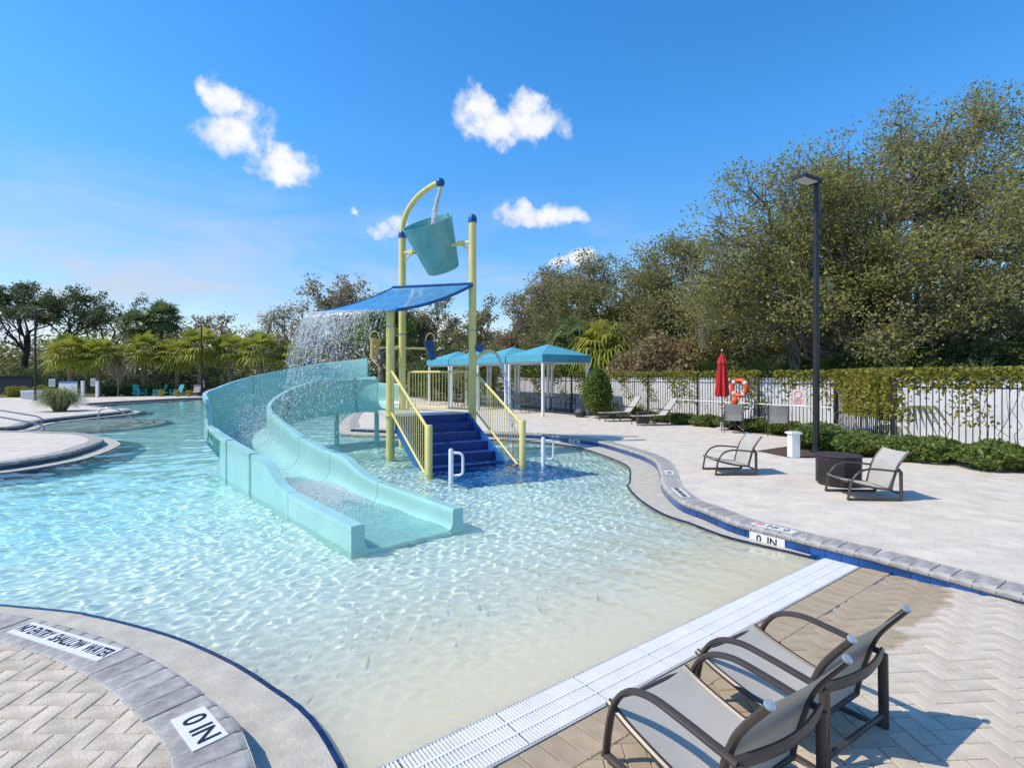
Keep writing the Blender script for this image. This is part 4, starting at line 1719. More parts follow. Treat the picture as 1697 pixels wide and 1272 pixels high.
def limb(b, p0, p1, r0, r1, rng, wob=.08, n_=6, sag=0.0, sides=6):
    p0, p1 = np.array(p0, float), np.array(p1, float)
    L = np.linalg.norm(p1 - p0)
    pts, rs = [], []
    j = rng.normal(size=(n_ + 1, 3)) * wob * L
    for i in range(n_ + 1):
        t = i / n_
        q = p0 * (1 - t) + p1 * t + j[i] * math.sin(math.pi * t) + np.array((0, 0, sag * L * math.sin(math.pi * t)))
        pts.append(tuple(q))
        rs.append(r0 * (1 - t) + r1 * t)
    b.tube(pts, rs, sides, False)
    return pts


def tree(label, base, blobs, trunk_r, fork, leaves, size, lm, bm=None, seed=1, twigs=9, group=None, name='oak_tree', moss=0, lean=(0, 0), cat='tree', bare=.0, gap=.55):
    """blobs: (x, y, z, radius) relative to the base; the crown is leaves round twigs inside the blobs"""
    rng = np.random.default_rng(seed)
    t = thing(name, label, cat, base, 0, group)
    b = MB()
    top = np.array((lean[0], lean[1], fork))
    limb(b, (0, 0, -.2), top, trunk_r * 1.25, trunk_r * .8, rng, .04, 6, sides=9)
    C = []
    tot = sum(r ** 2.2 for *_, r in blobs)
    for bi, (x, y, z, r) in enumerate(blobs):
        c = np.array((x, y, z))
        start = top * rng.uniform(.72, 1.0)
        path = limb(b, start, c, trunk_r * rng.uniform(.30, .5), .035, rng, .07, 7, .06)
        n_leaf = int(leaves * r ** 2.2 / tot)
        ends = []
        for k in range(twigs):
            e = c + ball_pts(1, rng, .8)[0] * r * np.array((1, 1, .72)) * 1.0
            s0 = np.array(path[rng.integers(3, 8)])
            tw = limb(b, s0, e, .028, .008, rng, .10, 4, sides=4)
            ends += [np.array(q) for q in tw[2:]]
        ends = np.array(ends)
        if n_leaf:
            pick = ends[rng.integers(0, len(ends), n_leaf)]
            C.append(pick + np.clip(rng.normal(size=(n_leaf, 3)), -1.9, 1.9) * r * .17 * np.array((1, 1, .8)))
    b.build('trunk', bm or bark, t, True)
    if C:
        V, F = leaf_quads(np.concatenate(C), size, rng)
        np_mesh('crown', V, F, lm, t)
    if moss:
        mb_ = []
        for k in range(moss):
            x, y, z, r = blobs[rng.integers(0, len(blobs))]
            p = np.array((x, y, z - r * .3)) + rng.normal(size=3) * r * .5
            m_n = 150
            ln = rng.uniform(.8, 2.6)
            tt = rng.uniform(0, 1, m_n)
            mb_.append(np.stack([p[0] + rng.normal(size=m_n) * .26 * (1 - tt * .75), p[1] + rng.normal(size=m_n) * .26 * (1 - tt * .75), p[2] - tt * ln], 1))
        P_ = np.concatenate(mb_)
        n_ = len(P_)
        hw = .011
        V = np.stack([P_ + (hw, 0, .12), P_ + (-hw, hw, .12), P_ + rng.normal(size=(n_, 3)) * .03 + (0, 0, -.18)], 1).reshape(-1, 3)
        np_mesh('hanging_moss', V, np.arange(n_ * 3).reshape(-1, 3), moss_m, t)
    return t


def dome(rng, n_, R_, H0, H1, rr, squash=1.0, centre=(0, 0)):
    """blobs spread over a dome-shaped crown between heights H0 and H1"""
    out = []
    for k in range(n_):
        a_ = 2.4 * k + rng.uniform(-.5, .5)
        q = math.sqrt((k + .5) / n_)
        rad = R_ * q * rng.uniform(.8, 1.05)
        top = H1 - (H1 - H0) * q ** 2.2 * .75
        z = top - rr * .7 - rng.uniform(0, .55) * (top - H0) * (1 if k % 2 else .25)
        out.append((centre[0] + rad * math.cos(a_), centre[1] + rad * math.sin(a_) * squash, max(H0, z), rr * rng.uniform(.75, 1.25)))
    return out


def palm(label, base, H, cr, n_fr, lm, seed, group=None, trunk_r=.16, droop=.5, name='palm_tree', cat='palm'):
    rng = np.random.default_rng(seed)
    t = thing(name, label, cat, base, rng.uniform(0, 6), group)
    b = MB()
    if H > .5:
        limb(b, (0, 0, -.2), (rng.uniform(-.2, .2), rng.uniform(-.2, .2), H), trunk_r * 1.15, trunk_r, rng, .01, 6, sides=10)
        b.build('trunk', palm_bark, t, True)
    V, F = [], []
    for k in range(n_fr):
        az = 2.4 * k + rng.uniform(-.3, .3)
        el = R(82 - 128 * ((k + .5) / n_fr) ** .85) + rng.normal() * .08
        d = np.array((math.cos(az) * math.cos(el), math.sin(az) * math.cos(el), math.sin(el)))
        side_ = np.array((-math.sin(az), math.cos(az), 0))
        upv = np.cross(side_, d) * -1
        pl = cr * rng.uniform(.38, .52)
        o0 = np.array((0, 0, H))
        hub = o0 + d * pl - np.array((0, 0, .06 * cr))
        w_ = .012 * cr + .006
        i0_ = len(V)
        V += [o0 + side_ * w_, o0 - side_ * w_, hub - side_ * w_, hub + side_ * w_]
        F.append((i0_, i0_ + 1, i0_ + 2, i0_ + 3))
        nl = 17
        for j in range(nl):
            f_ = (j / (nl - 1) - .5) * R(205)
            ld = d * math.cos(f_) + side_ * math.sin(f_)
            L = cr * rng.uniform(.50, .66) * (1 - .22 * abs(f_) / 1.8)
            m1_ = hub + ld * L * .55 + upv * .03 * cr - np.array((0, 0, droop * .10 * cr))
            e1 = hub + ld * L - np.array((0, 0, droop * rng.uniform(.30, .55) * cr))
            ws = np.cross(ld, upv)
            ws = ws / (np.linalg.norm(ws) + 1e-9) * .030 * cr
            i0_ = len(V)
            V += [hub, m1_ + ws, e1, m1_ - ws]
            F.append((i0_, i0_ + 1, i0_ + 2, i0_ + 3))
    np_mesh('fronds', np.array(V), np.array(F), lm, t)
    return t


def bush(label, loc, rx, ry, rz, n_, size, lm, seed, group=None, name='shrub', stem=True, lump=.22, cat='shrub'):
    rng = np.random.default_rng(seed)
    t = thing(name, label, cat, loc, rng.uniform(0, .4), group)
    d = rng.normal(size=(n_, 3))
    d /= np.linalg.norm(d, axis=1, keepdims=True)
    ph = rng.uniform(0, 6, 6)
    lum = 1 + lump * (np.sin(4 * d[:, 0] + ph[0]) * np.sin(4 * d[:, 1] + ph[1]) + .6 * np.sin(7 * d[:, 2] + ph[2]) * np.sin(6 * d[:, 0] + ph[3]))
    r = rng.uniform(.45, 1, n_) ** .45 * lum
    P_ = d * r[:, None] * np.array((rx, ry, rz)) + np.array((0, 0, rz * .96))
    P_ = P_[P_[:, 2] > .02]
    V, F = leaf_quads(P_, size, rng)
    np_mesh('foliage', V, F, lm, t)
    if stem:
        b = MB()
        for k in range(6):
            a_ = k * 1.05
            limb(b, (.03 * math.cos(a_), .03 * math.sin(a_), 0), (rx * .6 * math.cos(a_), ry * .6 * math.sin(a_), rz * 1.3), .025, .008, rng, .06, 4, sides=5)
        b.build('stems', bark, t, True)
    return t


def tuft(label, loc, h, spread, n_, lm, seed, group=None):
    rng = np.random.default_rng(seed)
    t = thing('ornamental_grass', label, 'grass clump', loc, 0, group)
    V, F = [], []
    for k in range(n_):
        a_ = rng.uniform(0, 2 * math.pi)
        r0 = rng.uniform(0, .22) * spread
        out = spread * rng.uniform(.25, 1.0)
        hh = h * rng.uniform(.5, 1.05)
        d = np.array((math.cos(a_), math.sin(a_), 0))
        s_ = np.array((-math.sin(a_), math.cos(a_), 0)) * .008 * (h + .3)
        p0 = d * r0
        lo = rng.uniform(0, 1)
        p1 = d * (r0 + out * .30) + np.array((0, 0, hh * (.72 - .22 * lo)))
        p2 = d * (r0 + out * .70) + np.array((0, 0, hh * (1 - .42 * lo)))
        p3 = d * (r0 + out * 1.12) + np.array((0, 0, hh * (.78 - .68 * lo)))
        i0_ = len(V)
        V += [p0 - s_, p0 + s_, p1 + s_, p1 - s_, p2 + s_ * .7, p2 - s_ * .7, p3, p3 + s_ * .1]
        F += [(i0_, i0_ + 1, i0_ + 2, i0_ + 3), (i0_ + 3, i0_ + 2, i0_ + 4, i0_ + 5), (i0_ + 5, i0_ + 4, i0_ + 7, i0_ + 6)]
    np_mesh('blades', np.array(V), np.array(F), lm, t)
    return t


GZ = .11
rg = np.random.default_rng(3)
# ---- big live oak on the right: a broad ragged dome
bl = dome(rg, 44, 8.2, 2.4, 12.6, 1.75, .75, (1.6, 1.0)) + [(4.6, 0, 12.0, 1.5), (5.4, .5, 13.0, 1.2), (3.0, -.5, 11.8, 1.5), (-3.0, -2.5, 8.4, 1.7), (-5.2, -2.2, 6.4, 1.6), (-6.3, -1.5, 4.6, 1.5), (-4.2, -3.2, 4.4, 1.6),
                                                              (-1.2, -4.0, 5.6, 1.7), (1.5, -4.2, 6.6, 1.8), (-2.0, -4.0, 3.2, 1.4), (4.2, -3.5, 7.5, 1.8), (-.5, -3.0, 8.8, 1.7),
       (-5.4, -2, 8.6, 1.5), (-3.5, -2, 9.4, 1.5), (-1.5, -1.5, 10.1, 1.5), (-6.6, -2, 7.1, 1.4), (-7.2, -2, 5.6, 1.4), (.4, -1.5, 11.1, 1.4), (6.5, -1, 11.2, 1.6), (7.2, -2, 9.2, 1.8)]
tree('huge live oak with grey moss towering behind the fence by the lamp post', (14.0, 21.0, GZ), bl, .48, 2.3, 175000, .056, leaf_oak, seed=11, twigs=20, moss=26, group='live oaks behind the fence')
bl = dome(rg, 24, 4.9, 2.0, 10.6, 1.6, .8)
tree('spreading olive-green oak behind the fence, left of the huge live oak', (9.3, 29.5, GZ), bl, .34, 2.0, 60000, .07, leaf_oak2, seed=12, twigs=16, group='live oaks behind the fence')
bl = dome(rg, 20, 4.4, 2.6, 10.9, 1.55, .8)
tree('tall olive-brown oak behind the near cabana', (5.6, 34.5, GZ), bl, .32, 2.4, 40000, .078, leaf_oak2, seed=13, twigs=15, group='live oaks behind the fence')
bl = dome(rg, 13, 3.2, 3.0, 10.4, 1.35, .8)
tree('thin brownish oak with open branches right of the tower pole', (1.6, 40, GZ), bl, .28, 3.4, 15000, .085, leaf_brown, seed=14, twigs=15, group='live oaks behind the fence')
bl = dome(rg, 8, 2.4, 3.0, 8.2, 1.2, .8)
tree('slender open oak seen behind the tower pole', (-2.6, 41, GZ), bl, .2, 3.2, 4200, .11, leaf_oak2, seed=15, twigs=10, group='live oaks behind the fence')
bl = dome(rg, 15, 4.3, 4.0, 12.6, 1.7, .8)
tree('reddish-brown half-bare oak beyond the slide', (-16.2, 50, GZ), bl, .34, 3.6, 8500, .13, leaf_brown, seed=16, twigs=12, group='trees beyond the pool')
bl = dome(rg, 8, 3.0, 5.4, 9.6, 1.5, .8)
tree('bushy bright green tree beyond the slide under the rain panel', (-11.6, 47, GZ), bl, .26, 4.0, 9500, .13, leaf_green, seed=17, twigs=9, group='trees beyond the pool')
bl = dome(rg, 9, 4.2, 5.2, 9.6, 1.4, .8)
tree('nearly bare grey tree behind the palms', (-32.5, 58, GZ), bl, .26, 4.4, 2600, .14, leaf_brown, seed=18, twigs=12, group='trees beyond the pool')
bl = dome(rg, 7, 3.2, 5.4, 10.0, 1.3, .8)
tree('thin bare-limbed tree behind the dark palm', (-40, 60, GZ), bl, .24, 4.6, 1500, .14, leaf_oak2, seed=19, twigs=12, group='trees beyond the pool')
for i, (x, y, h, n_, lab) in enumerate(((-57.5, 61, 13.2, 11, 'tall dark pine with two leaning stems at the left end'), (-50.5, 60, 12.6, 9, 'tall dark pine with an open forked crown behind the lamp post'), (-45.5, 62, 12.0, 5, 'gaunt pine with few needles beside the forked pine'))):
    bl = [(q[0], q[1], q[2], q[3]) for q in dome(rg, n_, 4.4, h * .66, h, 1.35, .8)]
    tree(lab, (x, y, GZ), bl, .34, h * .42, 900 * n_ if i < 2 else 1200, .13, leaf_pine, bark_dk, seed=30 + i, twigs=9, group='pines on the left', name='pine_tree', lean=(1.2 - 1.5 * i, 0))
more = [(-23.5, 57, 4.0, 11.2, 10, 3200, leaf_brown, 'half-bare grey tree between the palms and the reddish oak'), (-7.2, 48, 3.4, 10.2, 10, 8500, leaf_oak2, 'olive oak behind the rain panel, left of the tower poles'),
        (3.4, 44, 3.6, 11.6, 12, 12000, leaf_oak2, 'olive oak behind the second cabana'), (-28.5, 62, 3.6, 11.0, 8, 1800, leaf_brown, 'bare-twigged tree above the right-hand palms'), (-12.8, 56, 3.6, 11.5, 9, 5200, leaf_oak2, 'open olive tree behind the bushy green tree')]
for i, (x, y, r, h, nb, nl, lm, lab) in enumerate(more):
    tree(lab, (x, y, GZ), dome(rg, nb, r, h * .35, h, 1.4, .8), .26, h * .33, nl, .11, lm, seed=240 + i, twigs=14, group='trees beyond the pool')
# ---- palms
pal = [(-38.2, 45.5, 3.9, 2.4), (-36.2, 46.0, 3.7, 2.3), (-33.6, 48, 4.3, 2.2), (-31.0, 48.6, 3.8, 2.3), (-28.6, 48.2, 4.6, 2.5), (-26.2, 49, 4.2, 2.4), (-23.4, 48.6, 4.4, 2.4), (-20.6, 49.5, 3.6, 2.3)]
plab = ['yellow-green fan palm left of the pair behind the grass clump', 'yellow-green fan palm right of the pair behind the grass clump', 'yellow-green fan palm behind the bare crape myrtle', 'yellow-green fan palm left of the teal chairs',
        'tall yellow-green fan palm right behind the teal chairs', 'yellow-green fan palm right of the thin lamp post', 'yellow-green fan palm whose trunk rises behind the slide rim', 'low yellow-green fan palm at the right end of the palm row']
for i, (x, y, h, r) in enumerate(pal):
    palm(plab[i], (x, y, GZ), h, r, 34, leaf_palm, 50 + i, 'fan palms across the pool', .2)
palm('dark cabbage palm with a dense round head, left of two', (-38.6, 54, GZ), 7.0, 2.3, 40, leaf_palm_dk, 60, 'dark cabbage palms')
palm('dark cabbage palm with a dense round head, right of two', (-36.6, 55, GZ), 8.0, 2.4, 40, leaf_palm_dk, 61, 'dark cabbage palms')
palm('shaggy cabbage palm with yellowing fronds behind the evergreen', (4.9, 28.6, GZ), 3.4, 2.3, 40, leaf_palm, 62, 'palms behind the fence', droop=.9)
palm('shaggy green cabbage palm above the cabana roof', (3.6, 30.0, GZ), 3.9, 2.2, 36, leaf_palm_dk, 63, 'palms behind the fence', droop=.9)
for i, (x, y, lab) in enumerate(((9.3, 23.6, 'low saw palmetto left of the red umbrella'), (10.5, 21.6, 'low saw palmetto behind the life ring'), (12.2, 19.9, 'low saw palmetto behind the pink notice'),
                                 (12.3, 16.3, 'saw palmetto with stiff dark fans above the vine-covered fence'), (14.0, 15.6, 'saw palmetto with stiff dark fans right of the oak trunk'), (15.6, 14.8, 'saw palmetto with stiff dark fans at the right edge of the wall'))):
    palm(lab, (x, y, GZ), 1.0 if i > 2 else 1.5, 1.75, 22, leaf_palm_dk, 70 + i, 'saw palmettos behind the wall', .12, .35, 'saw_palmetto', 'palmetto')
# ---- understory behind the wall
und = [(-4.5, 38.5, 3.0, 2.4, leaf_dark), (-1.4, 36, 2.8, 2.3, leaf_oak2), (1.6, 34, 2.6, 2.0, leaf_green), (7.3, 25.8, 2.4, 2.3, leaf_brown), (9.2, 27.0, 2.4, 2.6, leaf_brown),
       (11.5, 25.0, 2.4, 2.2, leaf_oak2), (13.2, 23.4, 2.6, 2.3, leaf_oak), (12.6, 19.0, 1.9, 1.5, leaf_dark), (15.6, 18.6, 2.2, 1.9, leaf_dark), (18.0, 17.4, 2.4, 2.2, leaf_dark), (17.0, 21, 2.6, 2.4, leaf_oak2)]
ulab = ['dark shrub thicket behind the far-end cabana', 'olive shrub thicket behind the third cabana', 'green shrub thicket behind the second cabana', 'brown twiggy thicket right of the evergreen', 'brown twiggy thicket behind the chaise lounges',
        'olive thicket behind the red umbrella', 'yellowish thicket under the left limbs of the huge oak', 'dark thicket at the huge oak trunk', 'dark thicket right of the huge oak trunk', 'dark thicket at the right end of the wall', 'olive thicket deep under the huge oak']
for i, (x, y, r, h, lm) in enumerate(und):
    bush(ulab[i], (x, y, GZ), r, r * .8, h * .8, 9500, .10, lm, 80 + i, 'thickets behind the wall')
# ---- planting inside the fence
bush('rounded dark evergreen clipped to an egg shape on a short stem', (3.62, 22.35, DECK + .1), .62, .62, 1.02, 9000, .055, leaf_hedge, 100, name='evergreen_bush', lump=.08)
hl = ['clipped hedge shrub behind the bollard', 'clipped hedge shrub just right of the lamp post', 'clipped hedge shrub behind the drum table', 'clipped hedge shrub with a fence picket showing beside it', 'clipped hedge shrub second from the right end', 'clipped hedge shrub at the right end of the row']
for i, tt in enumerate((-1.15, -.35, .75, 1.95, 3.15, 4.3)):
    q = FC + FD * tt - FN * .75 + (Vector((.1, .35, 0)) if i == 0 else Vector((0, 0, 0)))
    bush(hl[i], (q.x, q.y, .13), random.uniform(.62, .80), .58, random.uniform(.25, .31), 5200, .042, leaf_hedge, 110 + i, 'clipped hedge shrubs along the right fence', 'hedge_shrub', lump=.2)
for i in range(8):
    q = F0 + FD * (2.2 + i * .95) - FN * .55
    bush('low clipped hedge shrub under the fence between the chaise lounges and the bollard', (q.x, q.y, .12), .58, .42, .22, 2600, .045, leaf_hedge, 120 + i, 'low hedge shrubs along the left fence', 'hedge_shrub', lump=.12)
tuft('feathery grass clump behind the nearer chaise back', (5.1, 21.5, .13), .75, .55, 380, leaf_grass, 130, 'grass clumps by the chaises')
tuft('feathery grass clump left of the chaise lounges', (4.25, 22.2, .13), .8, .5, 380, leaf_grass, 131, 'grass clumps by the chaises')
tuft('large fountain grass clump on the far deck between pool and lamp post', (-22.9, 26.6, DECK), 1.25, 1.15, 1500, leaf_grass, 132)
# vines on the fence runs


def vine(label, a0, a1, n_, dens_top, seed, thr):
    rng = np.random.default_rng(seed)
    L = (a1 - a0).length
    d = (a1 - a0).normalized()
    nn = Vector((-d.y, d.x, 0))
    t = thing('climbing_vine', label, 'vine', (a0.x, a0.y, GZ), 0, 'vines on the fence')
    x = rng.uniform(0, L, n_ * 4)
    z = rng.uniform(.25, 1, n_ * 4) ** .7 * (FH + .22)
    dn = np.zeros_like(x)
    for k in range(14):
        fx, fz, ph = rng.uniform(.8, 6), rng.uniform(.5, 3), rng.uniform(0, 6.3)
        dn += np.sin(fx * x + fz * z + ph) / 3.7
    dn += dens_top * smooth(1.35, 1.85, z)
    keep = dn + rng.normal(size=len(dn)) * .38 > thr
    x, z = x[keep][:n_], z[keep][:n_]
    off = rng.normal(size=len(x)) * .06
    P_ = np.stack([d.x * x + nn.x * off, d.y * x + nn.y * off, z], 1)
    V, F = leaf_quads(P_, .042, rng, aspect=.75)
    np_mesh('vine_leaves', V, F, leaf_vine, t)
    b = MB()
    for k in range(int(L * 2.5)):
        x0 = rng.uniform(0, L)
        limb(b, (d.x * x0, d.y * x0, 0), (d.x * (x0 + rng.uniform(-.4, .4)), d.y * (x0 + rng.uniform(-.4, .4)), rng.uniform(1.1, 1.9)), .009, .004, rng, .06, 6, sides=4)
    b.build('vine_stems', bark, t)['kind'] = 'stuff'
    return t


vine('dense yellow-green vine covering the short forward fence step', FB, FC, 5200, 1.2, 140, -.35)
vine('yellow-green vine climbing the fence behind the clipped hedge', FC, FE, 7000, 1.5, 141, .25)
vine('thin green vine scattered along the fence behind the umbrella table', F0 - FD * 1.0, FB, 5200, 1.3, 142, .42)
vine('dark ivy scattered on the fence behind the cabanas', F0 - FD * 13, F0 - FD * 1.2, 3600, .8, 143, .5)
# far woodland that reads as one mass
rng = np.random.default_rng(5)
n_ = 95000
X = rng.uniform(-110, 90, n_)
top = 6.6 + 1.3 * np.sin(X * .21) + 1.2 * np.sin(X * .53 + 1) + .9 * np.sin(X * 1.3) + .5 * np.sin(X * 3.1)
P_ = np.stack([X, 66 + rng.uniform(0, 16, n_) - np.clip(X, 0, 90) * .45, rng.uniform(0, 1, n_) ** .8 * top], 1)
V, F = leaf_quads(P_, .26, rng)
wd = np_mesh('woodland', V, F, leaf_oak2)
wd['kind'] = 'stuff'
wd['label'] = 'distant dull green woodland closing the view behind the park'
n_ = 26000
X = rng.uniform(-75, -4, n_)
top = 2.6 + .7 * np.sin(X * .5) + .5 * np.sin(X * 1.7)
P_ = np.stack([X, 53 + rng.uniform(0, 4, n_), rng.uniform(0, 1, n_) * top], 1)
V, F = leaf_quads(P_, .17, rng)
wd = np_mesh('undergrowth', V, F, leaf_dark)
wd['kind'] = 'stuff'
wd['label'] = 'dark undergrowth beneath the palms across the pool'

# ------------------------------------------------------------------ across the pool, left
fl_ = thing('picket_fence', 'far black fence beneath the palms across the pool', 'fence', (-62, 51, GZ), 0, 'black metal picket fence runs')
MB().box((28, 0, 1.72), (56, .04, .05)).build('rail', black_metal, fl_)
MB().box((28, 0, .2), (56, .04, .05)).build('rail', black_metal, fl_)
m_ = MB()
for i in range(460):
    m_.box((.12 * i, 0, .92), (.02, .02, 1.75))
m_.build('picket_row', black_metal, fl_)['kind'] = 'stuff'
f = MB().box((0, 0, .95), (.08, .08, 1.9)).build('post', black_metal, fl_)
copies(f, [((2.44 * i, 0, 0), (0, 0, 0)) for i in range(24)], fl_)
t_ = thing('privacy_screen', 'dark blue-black screen panel on the far fence at the left', 'screen', (-50, 50.6, GZ))
MB().box((0, 0, .95), (7.5, .05, 1.6)).build('panel', mat('dark_screen', (.012, .02, .035), .7), t_)
MB().box((0, -.03, 1.76), (7.5, .06, .05)).build('top_rail', black_metal, t_)
t_ = thing('rules_board', 'white rules board with a blue heading behind the fountain grass', 'sign', (-30.6, 36.2, DECK), .1)
MB().box((0, 0, .85), (1.15, .06, 1.1)).build('board', white_paint, t_)
MB().box((0, -.034, 1.33), (1.15, .008, .14)).build('heading_band', mat('blue_heading', (.12, .25, .5), .5), t_)
for x in (-.5, .5):
    MB().box((x, .05, .6), (.06, .05, 1.2)).build('post', white_paint, t_)
for (x, y), lab in (((-35.4, 43.3), 'white post beside the dark screen, left of two'), ((-34.2, 43.3), 'white post beside the dark screen, right of two')):
    t_ = thing('white_post', lab, 'post', (x, y, DECK), 0, 'white posts across the pool')
    MB().box((0, 0, .66), (.18, .18, 1.32)).build('shaft', white_paint, t_)
    MB().box((0, 0, 1.34), (.22, .22, .05)).build('cap', white_paint, t_)
t_ = thing('storage_box', 'white ribbed storage box on the far deck left of the lamp post', 'box', (-36.8, 40.2, DECK), .05)
MB().box((0, 0, .3), (1.05, .6, .56)).build('body', white_paint, t_)
MB().box((0, 0, .62), (1.12, .66, .09)).build('lid', white_paint, t_)
f = MB().box((0, 0, 0), (.035, .02, .5)).build('rib', mat('grey_rib', (.45, .45, .45), .6), t_)
copies(f, [((-.45 + .15 * i, -.31, .3), (0, 0, 0)) for i in range(7)], t_)
for (x, y, z), lab in (((-40.5, 50.85, 1.3), 'small white notice on the far fence left of the palm pair'), ((-44.5, 50.8, 1.25), 'small white notice on the dark screen'), ((-30.1, 50.85, 1.2), 'white notice with grey print on the far fence above the teal chairs')):
    t_ = thing('notice', lab, 'sign', (x, y, z))
    MB().box((0, 0, 0), (.62, .03, .75)).build('board', white_paint, t_)
    p_ = MB()
    for k in range(5):
        p_.box((0, -.018, .22 - .1 * k), (.46, .004, .035))
    p_.build('print_lines', mat('grey_print', (.35, .35, .38), .7), t_)['kind'] = 'stuff'
teal_wood = mat('teal_chair_paint', (.07, .46, .47), .45, .08, 5)


def adirondack(label, loc, rz):
    t = thing('adirondack_chair', label, 'chair', loc, rz, 'teal adirondack chairs')
    for k in range(5):
        y = -.22 + .11 * k
        hgt = .82 - .05 * abs(k - 2)
        MB().box((-.30 - .13, y, .26 + hgt / 2), (.025, .10, hgt), rot=Matrix.Rotation(R(-22), 3, 'Y')).build('back_slat', teal_wood, t)
        MB().box((.08, y, .33), (.56, .10, .025), rot=Matrix.Rotation(R(9), 3, 'Y')).build('seat_slat', teal_wood, t)
    for sy in (-1, 1):
        MB().box((.02, sy * .34, .56), (.74, .13, .028)).build('arm', teal_wood, t)
        MB().box((.32, sy * .32, .28), (.09, .03, .56)).build('front_leg', teal_wood, t)
        MB().box((-.12, sy * .29, .20), (.95, .03, .11), rot=Matrix.Rotation(R(14), 3, 'Y')).build('rear_leg', teal_wood, t)
    return t


ad = adirondack('teal adirondack chair facing right beside the bare crape myrtle', (-32.6, 46.0, DECK), -.35)
dup(ad, (-30.9, 46.0, DECK), math.pi + .3, 'teal adirondack chair facing left, middle of the three', 'teal adirondack chairs')
dup(ad, (-29.6, 46.3, DECK), R(-110), 'teal adirondack chair seen from the front beside a yellow flower pot', 'teal adirondack chairs')
dup(ch, (-28.0, 46.6, DECK), R(-70), 'beige lounge chair standing alone right of the teal chairs', 'lounge chairs across the pool')
for i, (x, y, lab) in enumerate(((-30.2, 45.2, 'yellow flowering pot plant between two teal chairs'), (-29.0, 45.4, 'yellow flowering pot plant right of the teal chairs'), (-27.9, 45.3, 'yellow flowering pot plant before the beige lounge'), (-24.8, 44.9, 'yellow flowering pot plant beside the slide rim'))):
    t_ = thing('flower_pot', lab, 'potted plant', (x, y, DECK), 0, 'yellow flower pots')
    MB().lathe([(.001, 0), (.13, 0), (.18, .22), (.19, .24), (.17, .24), (.15, .2), (.001, .2)], n=14).build('pot', mat('clay_pot', (.45, .22, .09), .7), t_, True)
    r2_ = np.random.default_rng(200 + i)
    V, F = leaf_quads(ball_pts(220, r2_) * np.array((.26, .26, .2)) + np.array((0, 0, .36)), .05, r2_)
    np_mesh('flowers', V, F, MATS.get('yellow_flowers') or leafmat('yellow_flowers', (.55, .38, .03), (.25, .28, .04)), t_)
# bare crape myrtle
rng = np.random.default_rng(77)
cm = thing('crape_myrtle', 'small bare grey crape myrtle left of the teal chairs', 'tree', (-33.9, 45.2, DECK))
b = MB()
limb(b, (0, 0, 0), (0, 0, 1.3), .07, .055, rng, .02, 4)
for k in range(16):
    a_ = k * 2.4
    e = (1.0 * math.cos(a_) * rng.uniform(.4, 1), 1.0 * math.sin(a_) * rng.uniform(.4, 1), rng.uniform(2.2, 3.0))
    pts = limb(b, (0, 0, 1.25), e, .035, .014, rng, .05, 5, sides=5)
    for j in range(7):
        s0 = np.array(pts[rng.integers(2, 6)])
        limb(b, s0, s0 + np.array((math.cos(a_) * .5, math.sin(a_) * .5, .6)) * rng.uniform(.5, 1.2) + rng.normal(size=3) * .22, .012, .004, rng, .05, 3, sides=4)
b.build('branches', twig_m, cm)
for i, (x, y) in enumerate(((-41.5, 44), (-43.2, 43), (-39.9, 44.6))):
    bush('low yellow-green shrub behind the storage box', (x, y, GZ), .9, .7, .5, 2200, .07, leaf_vine, 150 + i, 'yellow-green shrubs across the pool')
for i, (x, y) in enumerate(((-36.0, 47.3), (-34.6, 47.5), (-33.2, 47.4), (-31.6, 47.6))):
    bush('low dark shrub behind the white posts and crape myrtle', (x, y, GZ), .8, .6, .45, 2000, .07, leaf_dark, 160 + i, 'dark shrubs across the pool')
# steel handrails at the steps
for pts, lab in (([(-21.5, 18.9, DECK), (-21.45, 18.9, 1.05), (-21.2, 19.0, 1.12), (-18.1, 20.0, .40), (-17.95, 20.05, .30), (-17.95, 20.05, .12), (-18.2, 19.97, .06)], 'slanting steel handrail along the far side of the pool steps'),
                 ([(-19.3, 16.9, DECK), (-19.25, 16.9, 1.0), (-19.0, 17.0, 1.05), (-16.1, 17.8, .32), (-15.9, 17.85, .22), (-15.9, 17.85, -.1)], 'slanting steel handrail along the near side of the pool steps'),
                 ([(-16.7, 21.2, -.5), (-16.7, 21.2, .42), (-16.6, 21.2, .58), (-16.35, 21.25, .65), (-16.0, 21.3, .58), (-15.2, 21.5, .05), (-14.9, 21.55, -.3)], 'arched steel grab rail rising from the pool steps')):
    t_ = thing('handrail', lab, 'handrail', (pts[0][0], pts[0][1], pts[0][2]))
    rel = [tuple(Vector(q) - Vector(pts[0])) for q in pts]
    MB().tube(rel, .027, 10).build('rail_tube', steel, t_, True)
    MB().lathe([(.055, 0), (.055, .012), (.03, .02)], n=14).build('foot_plate', steel, t_)
# rounded steps under water at the far entry
for k, (r_, z_) in enumerate(((2.3, -.10), (2.75, -.26), (3.2, -.42), (3.65, -.58))):
    o = MB().lathe([(r_, -1.4), (r_, z_ - .02), (r_ - .02, z_), (.001, z_)], (-18.2, 21.0, 0), 64).build('pool_step', mat('pale_step_plaster', (.55, .66, .64), .6), smooth=True)
    struct(o)
    o.cycles.is_caustics_receiver = True

# ------------------------------------------------------------------ moving water
OCT = np.array([(1, 0, 0), (-1, 0, 0), (0, 1, 0), (0, -1, 0), (0, 0, 1), (0, 0, -1)], float)
OCF = np.array([(0, 2, 4), (2, 1, 4), (1, 3, 4), (3, 0, 4), (2, 0, 5), (1, 2, 5), (3, 1, 5), (0, 3, 5)])


